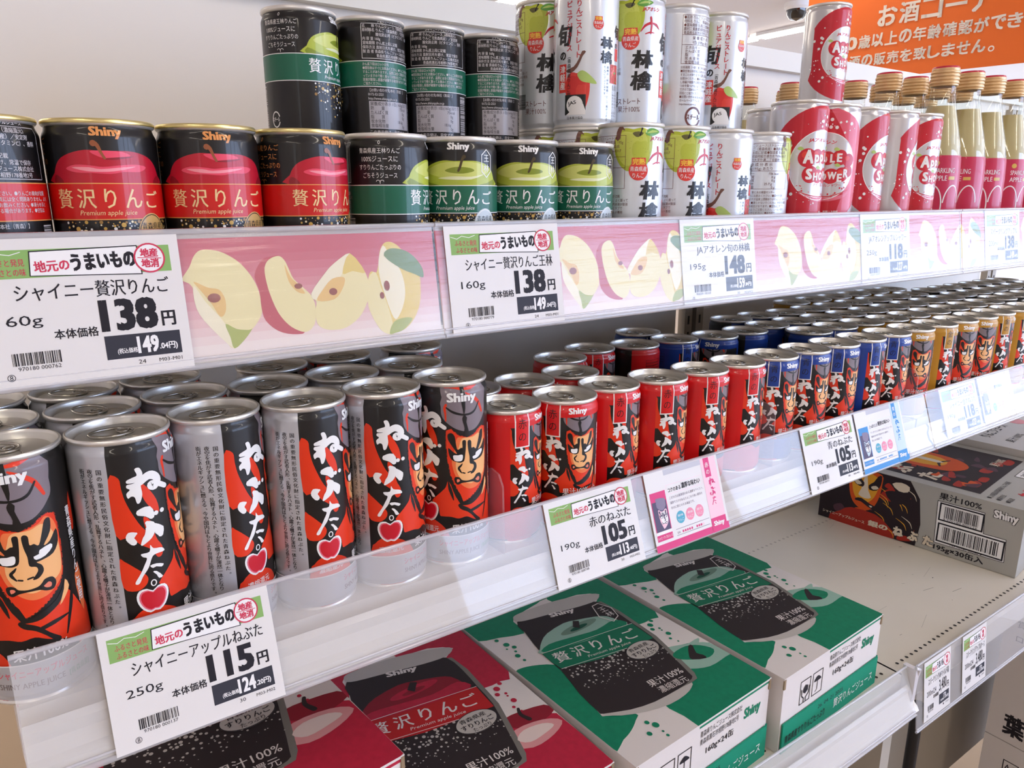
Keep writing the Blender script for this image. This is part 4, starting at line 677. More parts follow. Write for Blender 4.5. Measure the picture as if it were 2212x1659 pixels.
def promo(col, dark, pal, kanji, title):
    W, H = 88.0, 64.0; A = Art(); C = pap('promo_'+col, dark); P = pap('promo_pale_'+col, pal); g = pap('promo_body', (120, 110, 130))
    A.rect(0, 0, W, H*.09, C, 1); A.rect(W*.76, 0, W*.97, H, P, 2); A.rect(W*.80, H*.74, W*.88, H, C, 3); A.vtext(kanji+'の', W*.84, H*.95, 5, KW, 4, .01, pitch=6)
    A.X = (.36, 0, 0, .36, W*.84+10.6*.36*1.0+7.4, -14+18.5); brush(A, C, 4, 4.6); A.X = (1, 0, 0, 1, 0, 0)
    A.rect(W*.76, H*.0, W*.97, H*.19, C, 4); A.text('Shiny', W*.79, H*.06, W*.94, H*.145, KW, 5, .045)
    A.text('コクのある' if col == 'pink' else 'さっぱりとした', W*.27, H*.70, W*.44, H*.755, K, 2, .02); A.text(title, W*.45, H*.70, W*.71, H*.775, K, 2, .03); A.frame(W*.25, H*.675, W*.74, H*.80, .25, P, 1)
    rows = ['こだわりは重厚感のある濃厚なテイスト。', '濃厚でコクがあるりんごの力強い風味を', '存分に感じられる逸品です。'] if col == 'pink' else ['すっきりとした味わいのりんごジュース。', '後味さわやかで飲みやすい風味を', '楽しめる逸品です。']
    for i, s_ in enumerate(rows): A.text(s_, W*.27, H*(.61-.065*i), W*(.27+.0245*len(s_)), H*(.645-.065*i), g, 2, 0)
    for i, (c_, s1) in enumerate((((90, 174, 200), '酸味'), ((240, 150, 176), '濃縮'), ((240, 150, 176), '還元'))):
        x = W*(.37+.13*i); A.ell(x, H*.35, 4.9, 5.2, pap('dot_%d' % (i > 0), c_), 2, 24); A.text(s1, x-3.2, H*.36, x+3.2, H*.39, KW, 3, 0); A.text('りんご', x-3.2, H*.30, x+3.2, H*.335, KW, 3, 0)
    A.rect(W*.28, H*.21, W*.74, H*.215, g, 2); A.rect(W*.28, H*.13, W*.74, H*.135, g, 2); A.text('甘味', W*.29, H*.15, W*.33, H*.18, g, 2, 0)
    for i in range(9): A.ell(W*(.37+.03*i+(.04 if i > 4 else 0)), H*.165, 1.0, 1.1, C if i < 8 else P, 2, 10)
    # little picture of the can
    x0, y0 = W*.03, H*.13; A.rect(x0, y0, x0+W*.2, y0+H*.62, C, 2); A.rect(x0+.8, y0+H*.12, x0+W*.2-.8, y0+H*.50, pap('can_plum', (92, 84, 112)), 3); A.rect(x0, y0+H*.08, x0+W*.2, y0+H*.12, KW, 3)
    A.X = (.30, 0, 0, .30, x0+W*.115, y0+H*.12-13); gg = dict(B=pap('can_plum', (92, 84, 112)), O=P, G=pap('helm_plum', (140, 130, 156)), S=KW, S2=P, L=C, W=KW)
    for k, c_ in (('n_helm', gg['G']), ('n_face', P), ('n_face3', KW)): A.poly([(a, b*1.0) for a, b in D[k]], c_, 5, sm=2)
    for k in ('n_maskL', 'n_maskR', 'n_mouth'): A.poly(D[k], gg['B'], 8, sm=2)
    for k in ('n_eyeL', 'n_eyeR', 'n_lipL', 'n_lipR'): A.poly(D[k], KW, 9, sm=2)
    A.X = (1, 0, 0, 1, 0, 0); A.text('シャイニーアップルジュース', x0+.6, y0+H*.02, x0+W*.2-.6, y0+H*.06, KW, 4, .01)
    A.rect(W*.25, H*.93, W*.76, H, pap('promo_edge', (200, 200, 210)), 1)
    return A
# ---------------------------------------------------------------- printed strip behind the cover
def stripart(x0, x1, H, phase):
    A = Art(); n = 14; top, bot = (206, 92, 112), (244, 230, 224)
    for i in range(n):
        t = i/(n-1); q = min(1, max(0, (t-.1)/.8)); c = tuple(int(top[k]+(bot[k]-top[k])*q) for k in range(3)); A.rect(x0, H*(1-(i+1)/n), x1, H*(1-i/n), pap('strip_%02d' % i, c), 1)
    fl, fl2, yl, core, sd, sk, gr, lf = [pap('slice_'+n_, c) for n_, c in (('flesh', (240, 228, 172)), ('wedge', (246, 238, 208)), ('skin_yellow', (232, 206, 110)), ('core', (236, 196, 120)), ('seed', (150, 66, 50)), ('skin_red', (196, 66, 84)), ('green', (176, 186, 92)), ('leaf', (116, 146, 92)))]
    order = [('a4', yl, 2), ('a4w', fl2, 3), ('a4w2', fl, 3), ('a4g', gr, 4), ('a4l', lf, 5), ('a1', fl, 2), ('a1c', core, 3), ('a1w', fl2, 3), ('a1g', gr, 4), ('a2r', sk, 2), ('a2', fl, 3), ('a2c', core, 4), ('a3', fl, 4), ('a3w', fl2, 5), ('a3y', yl, 5), ('a3c', core, 5)]
    per = 237.6; k = math.floor((x0-phase)/per)-1
    while k*per+phase < x1:
        dx = k*per+phase
        for nm, m_, l in order:
            P = smooth([(a+dx, H-b) for a, b in D['s_'+nm]], 3); P = [(min(x1, max(x0, a)), min(H, max(0, b))) for a, b in P]
            if max(p[0] for p in P)-min(p[0] for p in P) > .5: A.poly(P, m_, l)
        for nm, rx, ry in (('a1s', 3.2, 2.4), ('a2s', 2.2, 1.5), ('a3s', 2.4, 2.0), ('a4s', 1.4, 2.0), ('a4t', 1.8, 3.0)):
            a, b = D['s_'+nm][0]; a += dx
            if x0+rx < a < x1-rx: A.ell(a, H-b, rx, ry, sd, 7, 14)
        k += 1
    return A
def strip(label, x0, x1, phase=0.0):
    O, e, o, H = onrail(TOPR, -1.9); m = MB(); b = O+e*(H-1); HH = H-4.5
    m.slab((x0, b.y, b.z), (1, 0, 0), -e, x1-x0, HH, 0.3, CARD); m.art(stripart(0, x1-x0, HH, -x0), flat((x0, b.y, b.z), (1, 0, 0), -e, .05), None)
    return tag(m.build('printed_strip'), label, 'shelf strip')

# back board, posts and cap of the shelving
t = thing('shelving_back', 'white back board of the long supermarket shelving with slotted posts', 'shelving', (800, YB, 0)); parts = []
def bx(name, boxes, m, par=t):
    q = MB()
    for c, d in boxes: q.box((c[0]-800, c[1]-YB, c[2]), d, m)
    o = q.build(name, par); parts.append(o); return o
bx('back_panel', [((x, YB+4, 300 if False else -170), (w_, 6, 1220)) for x, w_ in ((-500, 600), (354, 898), (1314, 960), (2275, 900))], BOARD)
bx('cap_rail', [((900, YB-1, 454), (3700, 22, 28))], CREAM)
for x in (-215, 832, 1826): bx('slotted_post', [((x-12, YB-3, -170), (16, 14, 1200)), ((x+13, YB-3, -170), (16, 14, 1200))], POST); bx('slot_shadow', [((x, YB+2, -170), (10, 4, 1200))], DARK)
for x in (-215, 832, 1826):
    [bx('slot_row', [((x+d, YB-10.2, z), (3.5, .6, 13)) for z in range(-760, 430, 25)], DARK) for d in (-12, 13)]
settree(t, *parts)
def lipset(R_, zs): 
    yt, zt = R_['t']; yb, zb = R_['b']; e = Vector((yb-yt, zb-zt)).normalized(); o = Vector((e.y, -e.x)); o = -o if o.x > 0 else o
    k = (zt-zs)/(zt-zb) if zt > zs else 0; a = Vector((yt, zt))+(Vector((yb, zb))-Vector((yt, zt)))*k-o*4.2; b = Vector((yb, zb))-o*3.2
    return lipprof(a.x, a.y-1, b.x, b.y+1)
for x0, x1, wch in ((XL, XM-1.5, 'left'), (XM+1.5, XR, 'right')):
    shelf('cream steel shelf on the %s carrying the upper row of juice cans' % wch, Z3, x0, x1, -30, [lipset(TOPR, Z3)])
    shelf('cream steel shelf on the %s holding the close rows of printed warrior cans' % wch, 0, x0, x1, -28.5, [lipset(MIDR, 0)])
    s3 = shelf('worn %s bottom shelf carrying the cardboard cartons' % wch, -325, x0, x1, -58, [lipset(LOWR, -325)] if wch == 'left' else [[(-58.2, -325), (-62, -328), (-62.5, -359), (-58.2, -361)]])
    q = MB(); cx = (x0+x1)/2
    for yy in (-38.0, 262.0):
        x = x0+16
        while x < x1-16:
            q.lathe([(2.3, .25), (0, .25)], DARK if yy < 0 else POST, seg=8, cx=x-cx, cy=yy); x += 11.5
    # scuffs
    rnd = random.Random(4)
    for k in range(34):
        a, b = rnd.uniform(x0+40, x1-40)-cx, rnd.uniform(-20, 250); L_, an = rnd.choice((2, 3, 5, 22, 40)), rnd.uniform(-.6, .4); w_ = .5 if L_ > 5 else 1.2
        q.face([(a, b, .3), (a+L_*math.cos(an), b+L_*math.sin(an), .3), (a+L_*math.cos(an), b+L_*math.sin(an)+w_, .3), (a, b+w_, .3)], POST if k % 3 else DARK)
    o = q.build('perforation', s3)
# rails
rail('shelf_edge_cover', 'clear cover over the apple print strip, left end of the upper shelf', TOPR, XL, 171.6, COVER)
rail('shelf_edge_cover', 'clear cover over the apple print strip, middle of the upper shelf', TOPR, 172.6, 826, COVER)
rail('shelf_edge_cover', 'clear cover over the apple print strip, far right end of the upper shelf', TOPR, 828, XR, COVER)
strip('pink strip printed with apple slices, left section of the upper shelf', XL, 171.2)
strip('pink strip printed with apple slices, middle section of the upper shelf', 172.8, 826)
strip('pink strip printed with apple slices, far right section of the upper shelf', 828, XR, 95)
rail('price_rail', 'clear price rail along the middle shelf below the warrior cans', MIDR, XL, XM-2, PLASTIC)
rail('price_rail', 'clear price rail on the middle shelf at the far right', MIDR, XM, XR, COVER)
rail('price_rail', 'clear price rail in front of the green and red cartons', LOWR, XL, XM-12, PLASTIC)
FARR = dict(t=(-67, -307), b=(-78, -396))
rail('price_rail', 'hanging clear price rail on the right bottom shelf', FARR, XM+6, XR, PLASTIC)
q = MB(); q.box((0, 0, 0), (7, 16, 44), EDGE); q.tube([(-3, -7, 24), (2, -9, 22), (5, -6, 10), (6, -4, -22)], 2.2, EDGE, 8); tag(q.build('end_cap', None, (XM-7, -66, -325)), 'white plastic end cap closing the left bottom shelf rail', 'end cap')
# cards
CD = [  # rail, x, name, weight, price, tax, cents, code, n, loc, label, offset
 (TOPR, -61.5, 'シャイニー贅沢りんご', '160g', '138', '149', '04', '970180 000762', '24', 'M03-M01', 'price card reading 138 yen under the red banded cans, far left', 1.0),
 (TOPR, 178, 'シャイニー贅沢りんご王林', '160g', '138', '149', '04', '970180 000779', '24', 'M03-M01', 'price card reading 138 yen and 160g under the green banded cans', .6),
 (TOPR, 386, 'JAアオレン旬の林檎', '195g', '148', '159', '84', '904209 100103', '30', 'MC4-MC2', 'price card reading 148 yen under the white cans', -.9),
 (TOPR, 632, 'JAアオレンアップルシャワー', '250g', '118', '127', '44', '904209 100209', '30', 'MC4-MC3', 'glaring price card reading 118 yen on the upper shelf', -.9),
 (TOPR, 884, 'スパークリングアップル', '200ml', '138', '149', '04', '904209 100305', '24', 'MC4-MC4', 'glaring price card reading 138 yen under the bottles', -.9),
 (MIDR, -34, 'シャイニーアップルねぶた', '250g', '115', '124', '20', '970180 000137', '30', 'M03-M02', 'large price card reading 115 yen under the tall black cans', 1.2),
 (MIDR, 256, '赤のねぶた', '190g', '105', '113', '40', '970180 000748', '30', 'M03-M02', 'price card reading 105 yen under the red banded cans', 1.2),
 (MIDR, 566, '青のねぶた', '190g', '105', '113', '40', '970180 000731', '30', 'M02-M02', 'price card reading 105 yen under the blue banded cans', 1.2),
 (MIDR, 838, 'シャイニー金のねぶた', '190g', '118', '127', '44', '970180 000755', '30', 'M02-M02', 'glaring price card reading 118 yen under the ochre banded cans', -1.9)]
for R_, x, nm, wt, pr, tx, ct, code, n, lc, lab, off in CD:
    H_ = 66.5 if R_ is TOPR else 64.5
    put_card(lab, R_, x, cardart(nm, wt, pr, tx, ct, code, n, lc, H=H_), off, H=H_)
put_card('pink promotional card with a small can picture beside the red price card', MIDR, 357.5, promo('pink', (222, 72, 132), (248, 206, 220), '赤', '濃厚な味わい'), 1.2, H=64.5, name='promotional_card', cat='card')
put_card('blue promotional card with a small can picture beside the blue price card', MIDR, 658, promo('blue', (74, 150, 214), (206, 226, 244), '青', '軽快な味わい'), 1.0, H=64.5, name='promotional_card', cat='card')
put_card('glaring promotional card right of the ochre price card', MIDR, 932, promo('sand', (196, 170, 120), (240, 230, 210), '金', '豊かな味わい'), -1.9, H=64.5, name='promotional_card', cat='card')
for x, nm, lab in ((824, 'スパークリングAPマイルド箱', 'hanging price card reading 3,480 yen, nearer one on the bottom rail'), (922, 'スパークリングアップルケース', 'hanging price card reading 3,480 yen, farther one on the bottom rail')):
    put_card(lab, FARR, x, cardart(nm, '200ml24', '3,480', '3,758', '40', '904209 20031', '1', 'M01', W=66, H=80), 1.2, W=66, H=80, drop=-7)

# ================================================================ cans on the shelves
def rowlabel(base, i, where): return '%s, %s from the left %s' % (base, ORD[i], where)
T1 = 'tall black warrior can with silver text panel'
front = [(-59, -1, 0), (-8, -3, 70.5), (43.6, 4.6, 87.5), (95, -1, 66), (146.6, -2, 42.6), (198, -1.8, -6.7)]
for i, (x, y, a) in enumerate(front): can('tall', x, y, 0, a, rowlabel('tall black can with a painted warrior', i+1, 'in its front row'), 'tall cans in the front row', tab=[.9, .5, .4, .9, -.2, 1.0][i])
back = [(-66.5, 50, 30), (-14, 50, 62), (38, 54, 76), (89.5, 49, 30), (141, 49, 72), (193, 50.2, 60)]
for i, (x, y, a) in enumerate(back): can('tall', x, y, 0, a, rowlabel('tall black can with shaded lid', i+1, 'in the second row'), 'tall cans in the second row')
back = [(-71, 104, 10), (-19.2, 104, 50), (33, 108, 70), (108, 103, 66), (161, 108, -60), (226, 110, 20)]
for i, (x, y, a) in enumerate(back): can('tall', x, y, 0, a, rowlabel('tall black can near the back board', i+1, 'in the third row'), 'tall cans in the third row')
def lab_face(L): return L+61.0
rf = [(250.2, 3.4, 38.8), (302, -1, -10.6), (353, 5, lab_face(-33.7)), (404.6, 0, lab_face(-39.5)), (456.2, -1, lab_face(-33.9)), (508, -1, lab_face(-27.9))]
for i, (x, y, a) in enumerate(rf): can('red', x, y, 0, a, rowlabel('small red banded warrior can', i+1, 'in the front row'), 'red banded cans in the front row', tab=[-.2, .7, .0, 1.4, 1.0, .3][i])
for i, (x, y, a) in enumerate([(251, 58, 90), (302.5, 54, 40), (354, 56, -60)]): can('red', x, y, 0, a, rowlabel('small red banded can', i+1, 'in the second row'), 'red banded cans in the second row')
for i, (x, y, a) in enumerate([(383.5, 99+9, 60), (436, 126, 26), (488, 115, 130)]): can('red', x, y, 0, a, rowlabel('shaded red banded can', i+1, 'near the back board'), 'red banded cans near the back board')
bf = [(559.8, 0, lab_face(-58.8)), (611.6, -1, -37.1+34.6), (663.3, -1, -33.1+34.6), (715.2, 0, lab_face(-33.7)), (767, 0, -29.6+34.6)]
for i, (x, y, a) in enumerate(bf): can('blue', x, y, 0, a, rowlabel('small blue banded warrior can', i+1, 'in the front row'), 'blue banded cans in the front row')
for i, (x, y, a) in enumerate([(705.5, 57, 70), (757.5, 58, -20)]): can('blue', x, y, 0, a, rowlabel('small blue banded can', i+1, 'in the second row'), 'blue banded cans in the second row')
for i, (x, y, a) in enumerate([(544, 112, 34), (596, 101, -50), (648, 101, 130), (700, 110, 60), (752, 110, 90)]): can('blue', x, y, 0, a, rowlabel('shaded blue banded can', i+1, 'in the third row'), 'blue banded cans in the third row')
for i, (x, y, a) in enumerate([(541, 165, 40), (700, 163, 130), (752, 163, 90)]): can('blue', x, y, 0, a, rowlabel('dim blue banded can', i+1, 'in the fourth row'), 'blue banded cans in the fourth row')
gf = [(818.8, 0, -27.6), (870.6, -1, lab_face(-33.9)), (922.4, -1, -21.6), (974, -1, -28.2), (1026, 0, 20.9), (1078, 0, lab_face(-29.7)), (1130, 0, 10), (1182, 0, -20), (1234, 0, 30)]
for i, (x, y, a) in enumerate(gf): can('gold', x, y, 0, a, rowlabel('small ochre banded warrior can', i+1, 'in the front row'), 'ochre banded cans in the front row')
for r, (y, xs, nm) in enumerate(((52.5, [809.5+52*k for k in range(7)], 'second'), (105, [804+52.5*k for k in range(7)], 'third'), (158, [804+52.5*k for k in range(7)], 'fourth'), (211, [892+52.5*k for k in range(6)], 'fifth'))):
    for i, x in enumerate(xs): can('gold', x, y+(5 if r == 0 and i < 1 else 0), 0, random.uniform(-180, 180), rowlabel('small ochre banded can', i+1, 'in the %s row' % nm), 'ochre banded cans in the %s row' % nm)
for r, (y, xs, nm) in enumerate(((60, [1181+52.5*k for k in range(5)], 'second'), (113, [1175+52.5*k for k in range(6)], 'third'), (166, [1190+52.5*k for k in range(6)], 'fourth'))):
    for i, x in enumerate(xs): can('dark', x, y, 0, random.uniform(-180, 180), rowlabel('dark can at the far right', i+1, 'in the %s row' % nm), 'dark cans at the far right')
# upper shelf
for i, (x, a) in enumerate([(-48.6, 215), (3.5, -.8), (55.5, -1.5), (107.5, 26)]): can('luxred', x, 7, Z3, a, rowlabel('small can with red apple and red band', i+1, 'on the upper shelf'), 'red banded cans on the upper shelf')
for i, (x, a) in enumerate([(162, 66), (214, -29.5), (266, -23.9), (318, -22.3)]): can('luxgreen', x, 7, Z3, a, rowlabel('small can with green band', i+1, 'in the lower front row'), 'green banded cans in the lower row')
for i, (x, a) in enumerate([(149.5, 50), (202.5, -37.8-109), (254.7, -66.7-109), (306.5, -51-109)]):
    can('luxgreen', x, 112, Z3, 150+20*i, rowlabel('hidden green banded can carrying another', i+1, 'behind the front row'), 'green banded cans underneath the stacked ones')
    can('luxgreen', x, 112, Z3+87.2, a, rowlabel('stacked green banded can', i+1, 'in the raised row'), 'stacked green banded cans')
for i, (x, a) in enumerate([(370.2, 0), (422.2, 0), (476.4, -127.8), (528.4, 61.5)]): can('white', x, 7, Z3, a, rowlabel('white can with apple artwork', i+1, 'in the lower front row'), 'white cans in the lower row')
up = [(366, 112, -28), (366.5, 59.2, -127), (418.4, 59, -20), (472, 59, 120), (524, 59, -106.4)]
for i, (x, y, a) in enumerate(up):
    can('white', x, y, Z3, [10, 14, 100, 40, 80][i], rowlabel('white can carrying another', i+1, 'behind the front row'), 'white cans underneath the stacked ones')
    can('white', x, y, Z3+103.5, a, rowlabel('stacked white can', i+1, 'in the raised row'), 'stacked white cans')
sh = [(580.8, 7, 6), (632.6, 7, -62), (684.4, 8, 27), (737, 6, 58), (789, 8, 5)]
for i, (x, y, a) in enumerate(sh): can('shower', x, y, Z3, a, rowlabel('silver can with a crimson ring', i+1, 'in the front row'), 'crimson ring cans in the front row')
can('shower', 614, 60, Z3, 62, 'silver can with a crimson ring, half hidden behind the white cans', 'crimson ring cans behind')
can('shower', 806, 138, Z3, 40, 'silver can with a crimson ring carrying another near the bottles', 'crimson ring cans behind')
can('shower', 806, 138, Z3+133.2, 8, 'silver can with a crimson ring standing on top of others', 'crimson ring cans behind')
place_cans()
# clear dividers between the products
def divider(x, label, z=0):
    m = MB(); P = [(-30, .5), (120, .5), (120, 30), (-14, 62), (-24, 60), (-29, 52)]; m.prism(smooth(P[:3], 1)+P[3:], -.8, .8, clear('divider_clear', (.96, .95, .95), milk=.12, gain=1.6, milkrgb=(.9, .6, .6))); return tag(m.build('shelf_divider', None, (x, 0, z)), label, 'divider')
divider(224.6, 'clear plastic divider between the tall cans and the red banded cans'); divider(533.9, 'clear plastic divider between the red and blue banded cans'); divider(792.9, 'clear plastic divider between the blue and ochre banded cans')

# ================================================================ bottles
GLASS = clear('bottle_glass', (.95, .97, .95), milk=0.02, gain=1.5, rough=.02); JUICE = mat('cloudy_juice', (196, 178, 124), rough=0.3, coat=0.4); LBL = ink('bottle_label', (198, 26, 74)); CAPG = mat('cap_tan', (222, 186, 136), rough=0.35, metal=0.35, noise=.05, nscale=300); CAPR = ink('cap_red', (200, 30, 60)); GILT = ink('gilt', (216, 184, 90))
def make_bottle(label, loc, rot, group):
    t = thing('juice_bottle', label, 'bottle', loc, rot, group)
    prof = [(0, 0), (26, 0), (30, 3), (31, 8), (30.8, 70), (29.6, 92), (27.0, 110), (23.4, 127), (19.4, 143), (16.4, 156), (14.6, 166), (13.8, 174), (13.6, 184)]
    g = MB().lathe(prof, GLASS, 40).build('glass', t)
    j = MB().lathe([(0, 3)]+[(max(0, r-1.2), z+(3 if z < 3 else 0)) for r, z in prof[1:10]]+[(15.4, 155), (0, 155)], JUICE, 40).build('juice', t)
    A = Art(); R_ = 31.0; W = math.pi*R_; A.rect(-W, 6, W, 97, LBL, 0)
    for c in (-30, 30): A.text('SPARKLING', c-14, 76, c+14, 82, KW, 2, .01); A.text('APPLE', c-14, 67, c+4, 73, KW, 2, .01); A.rect(c+6, 68, c+15, 72, GILT, 2); A.ell(c-10, 88, 3.4, 3.2, GILT, 2, 18); A.ring(c-12, 36, 13, 26, 1.6, WHITE, 2, 40, -20, 200); A.stroke([(c+0, 30), (c+3, 18), (c+8, 8)], 1.6, WHITE, 2); A.ring(c+14, 36, 13, 26, 1.6, WHITE, 2, 40, 10, 170)
    rr = lambda v: 31-(v-8)/62*.2 if v < 70 else 30.8-(v-70)/22*1.2 if v < 92 else 29.6-(v-92)/18*2.6
    m = MB(); m.lathe([(31.15, 8), (30.95, 70), (29.75, 92), (29.0, 97)], LBL, 48)
    A.t = [q for q in A.t if q[2] > 0]; m.art(A, lambda u, v, l: (((rr(v)+.15+.05*l)*math.sin(u/R_), -(rr(v)+.15+.05*l)*math.cos(u/R_), v), Vector((math.sin(u/R_), -math.cos(u/R_), 0))), 2.6); lb = m.build('paper_label', t)
    c = MB(); cp = [(14.2, 179), (15.6, 179.6), (15.8, 181)]
    for k in range(4): z = 181.5+3.9*k; cp += [(15.0, z), (16.0, z+.9), (16.2, z+2.0), (15.9, z+3.0), (15.0, z+3.5)]
    cp += [(15.2, 197.6), (15.3, 199.5), (14.6, 201.2)]; c.lathe(cp, lambda z: CAPR if z > 199.0 else CAPG, 40); c.lathe([(14.6, 201.2), (13.8, 201.8), (0, 201.8)], CAPR, 40); cc = c.build('screw_cap', t)
    settree(t, g, j, lb, cc); return t
bt = [(945, 62, 'nearest, front row'), (1010, 62, 'second in the front row'), (1074, 64, 'third in the front row'), (1137, 63, 'fourth in the front row'), (1200, 64, 'fifth in the front row'), (932, 126, 'first in the second row'), (996, 125, 'second in the second row'), (1060, 127, 'third in the second row'), (1123, 126, 'fourth in the second row'),
      (962, 190, 'first in the third row'), (1026, 188, 'second in the third row'), (1090, 190, 'third in the third row'), (1153, 190, 'fourth in the third row'), (903, 250, 'first in the fourth row'), (1004, 251, 'second in the fourth row'), (966, 302, 'first by the back board'), (888, 314, 'leftmost by the back board')]
b0 = None
for i, (x, y, d) in enumerate(bt):
    L_ = 'cloudy apple drink bottle with crimson label and tan cap, '+d
    if b0 is None: b0 = make_bottle(L_, (x, y, Z3), .3, 'sparkling apple bottles')
    else: dup(b0, (x, y, Z3), -.5+.37*(i % 5), L_, 'sparkling apple bottles')

# ================================================================ cartons
KRAFT = mat('kraft_edge', (150, 128, 100), rough=.8); CWHITE = mat('carton_white', (226, 218, 214), rough=.6, noise=.02, nscale=40); CB = pap('carton_black', (44, 36, 38)); CGY = pap('carton_grey', (190, 184, 178))
def cartonart(red):
    A = Art(); base = (184, 34, 62) if red else (14, 126, 92); m = mat('carton_ink_red' if red else 'carton_ink_green', base, rough=.6, noise=.22, nscale=160, spec=.3); dk = pap('carton_dark_red', (140, 26, 44)) if red else pap('carton_dark_green', (10, 78, 60)); lt = pap('carton_pale_red', (216, 150, 152)) if red else pap('carton_pale_green', (150, 184, 168))
    W, H = 203.0, 318.0; cl = lambda P: [(min(W, max(0, a)), min(H, max(0, b))) for a, b in P]
    A.poly(cl(smooth(D['c_A'], 2)+[]), m, 1); A.poly(cl([(60, 318), (60, 268), (100, 262), (150, 262), (190, 300), (190, 318)]), m, 1); A.poly(cl(smooth(D['c_B'], 2)), m, 1); A.poly(cl([(0, 240), (30, 232), (50, 246), (50, 300), (0, 318)]), m, 1)
    A.poly(cl(smooth(D['c_C'], 3)), m, 1)
    A.poly(cl(smooth([p for p in D['c_D']], 1)), m, 1)
    if red: A.poly(cl(smooth([(150, 98), (165, 103), (200, 96), (203, 84), (180, 78), (160, 84)], 3)), dk, 2); A.poly(cl(smooth([(140, 70), (156, 84), (186, 80), (200, 68), (182, 58), (156, 56)], 3)), lt, 2); A.poly(cl(smooth([(150, 72), (162, 79), (182, 76), (190, 68), (176, 64), (158, 63)], 3)), pap('carton_glint', (226, 206, 200)), 3); A.stroke([(176, 106), (173, 98), (176, 88)], (3, 4, 5), CB, 3)
    else: A.poly(cl(smooth(D['c_D2'], 3)), lt, 2); A.poly(cl(smooth([(146, 92), (160, 84), (176, 74), (196, 70), (190, 82), (200, 92), (176, 92), (160, 98)], 3)), lt, 2); A.poly(smooth(D['c_D3'], 3), m, 3); A.poly(smooth(D['c_D4'], 2), CB, 4)
    A.poly(cl(smooth([(a+5, b-3) for a, b in D['c_body']], 1)), pap('carton_halftone', (120, 116, 110)), 2)
    A.poly(smooth(D['c_body'], 2), CB, 4); A.poly(smooth(D['c_rim'], 3), CGY, 5); A.poly(smooth(D['c_foot'], 2), CGY, 5)
    bd = pap('carton_band_red', (186, 30, 34)) if red else pap('carton_band_green', (16, 112, 82))
    ap = smooth(D['c_apple'], 2); A.poly(ap, dk if red else lt, 5); c0 = (sum(p[0] for p in ap)/len(ap), sum(p[1] for p in ap)/len(ap)); A.poly(smooth([(44, 178), (58, 186), (90, 180), (120, 174), (150, 176), (155, 160), (96, 166)], 3), m, 6)
    A.ell(108, 191, 27, 6.5, m if red else pap('carton_mid', (112, 140, 124)), 6, 30); A.ell(107, 190, 13, 3.2, dk, 7, 24); A.poly(D['c_stem'], CB, 8)
    b0 = D['c_band']; A.poly(b0[:6]+b0[6:], bd, 8)
    for (a, b), (c, d) in ((b0[0], b0[2]), (b0[7], b0[5])): A.stroke([(a, b), (c, d)], .7, CWHITE, 9, 0)
    s0, s1 = D['c_shiny']; an = math.degrees(math.atan2(s1[1]-s0[1], s1[0]-s0[0])); A.text('Shiny', s0[0], s0[1], s0[0]+33, s0[1]+11, CWHITE, 9, .045, rot=an)
    z0, z1 = D['c_zeit'][0], D['c_zeit'][1]; an = math.degrees(math.atan2(b0[2][1]-b0[0][1], b0[2][0]-b0[0][0])); bx0 = b0[7]
    for i, ch in enumerate('贅沢りんご'):
        q = 4+22.4*i; x = bx0[0]+q+(3 if ch == 'り' else 0); y = bx0[1]+9.6-.175*q; A.text(ch, x, y, x+(12 if ch == 'り' else 17.5), y+18, CWHITE, 9, .012, rot=-9.5)
    x, y = bx0[0]+36, bx0[1]-4.4; A.text('Premium apple juice', x, y, x+56, y+5.4, CWHITE, 9, 0, rot=-10, shear=.2)
    rnd = random.Random(8); pl = []
    for k in range(330):
        u, v = rnd.uniform(-58, 58), rnd.random()**1.5*70*(1-.25*rnd.random()); x = 92+u+v*.10; y = 158+u*math.tan(math.radians(an))*.9-v-6; r = max(.6, 2.7*(1-v/85))*rnd.choice((.4, .6, .8, 1))
        if any((x-a)**2+(y-b)**2 < (r+c)**2*.9 for a, b, c in pl) or not (40 < x < 162) or y < 52+8*abs(u)/58: continue
        pl.append((x, y, r)); A.ell(x, y, r, r*1.05, CGY, 6, 8)
    x, y = D['c_badge'][0]; A.ell(x, y, 22, 14.5, CGY, 9, 36); A.ring(x, y, 22, 14.5, .8, K, 10, 36); A.text('青森県産', x-15, y+3.5, x+13, y+9.5, K, 11, .01, rot=-2); A.text('すりりんご', x-18, y-5, x+17, y+2, K, 11, .02, rot=-2); A.text('たっぷり', x-9, y-11.5, x+10, y-6.5, K, 11, .01, rot=-2)
    if not red: P = D['c_hex']; c = (sum(p[0] for p in P)/6, sum(p[1] for p in P)/6); A.poly(P, CWHITE, 9, holes=[[(c[0]+(a-c[0])*.9, c[1]+(b-c[1])*.93) for a, b in P]]); A.text('王', c[0]-4, c[1]+1, c[0]+6, c[1]+11, CWHITE, 9, 0, rot=-4); A.text('林', c[0]-4, c[1]-11, c[0]+6, c[1]-1, CWHITE, 9, 0, rot=-4)
    (x, y), (a, b) = D['c_txt1'][0], D['c_txt1'][1]; an = math.degrees(math.atan2(b-y, a-x)); A.text('果汁100%', x, y-2, x+46, y+9, CWHITE, 9, .01, rot=an*.5); (x, y) = D['c_txt2'][0]; A.text('濃縮還元', x, y-2, x+38, y+8, CWHITE, 9, .0, rot=an*.5)
    for nm in ('c_drops', 'c_drops2', 'c_drops3'):
        for i, (a, b) in enumerate(D[nm]): r = (2.4, 3.4, 2.6, 1.2, 1.6, 3.0, 1.8, 1.2)[i % 8]; A.ell(a, b, r, r*1.1, m, 3, 14)
    return A
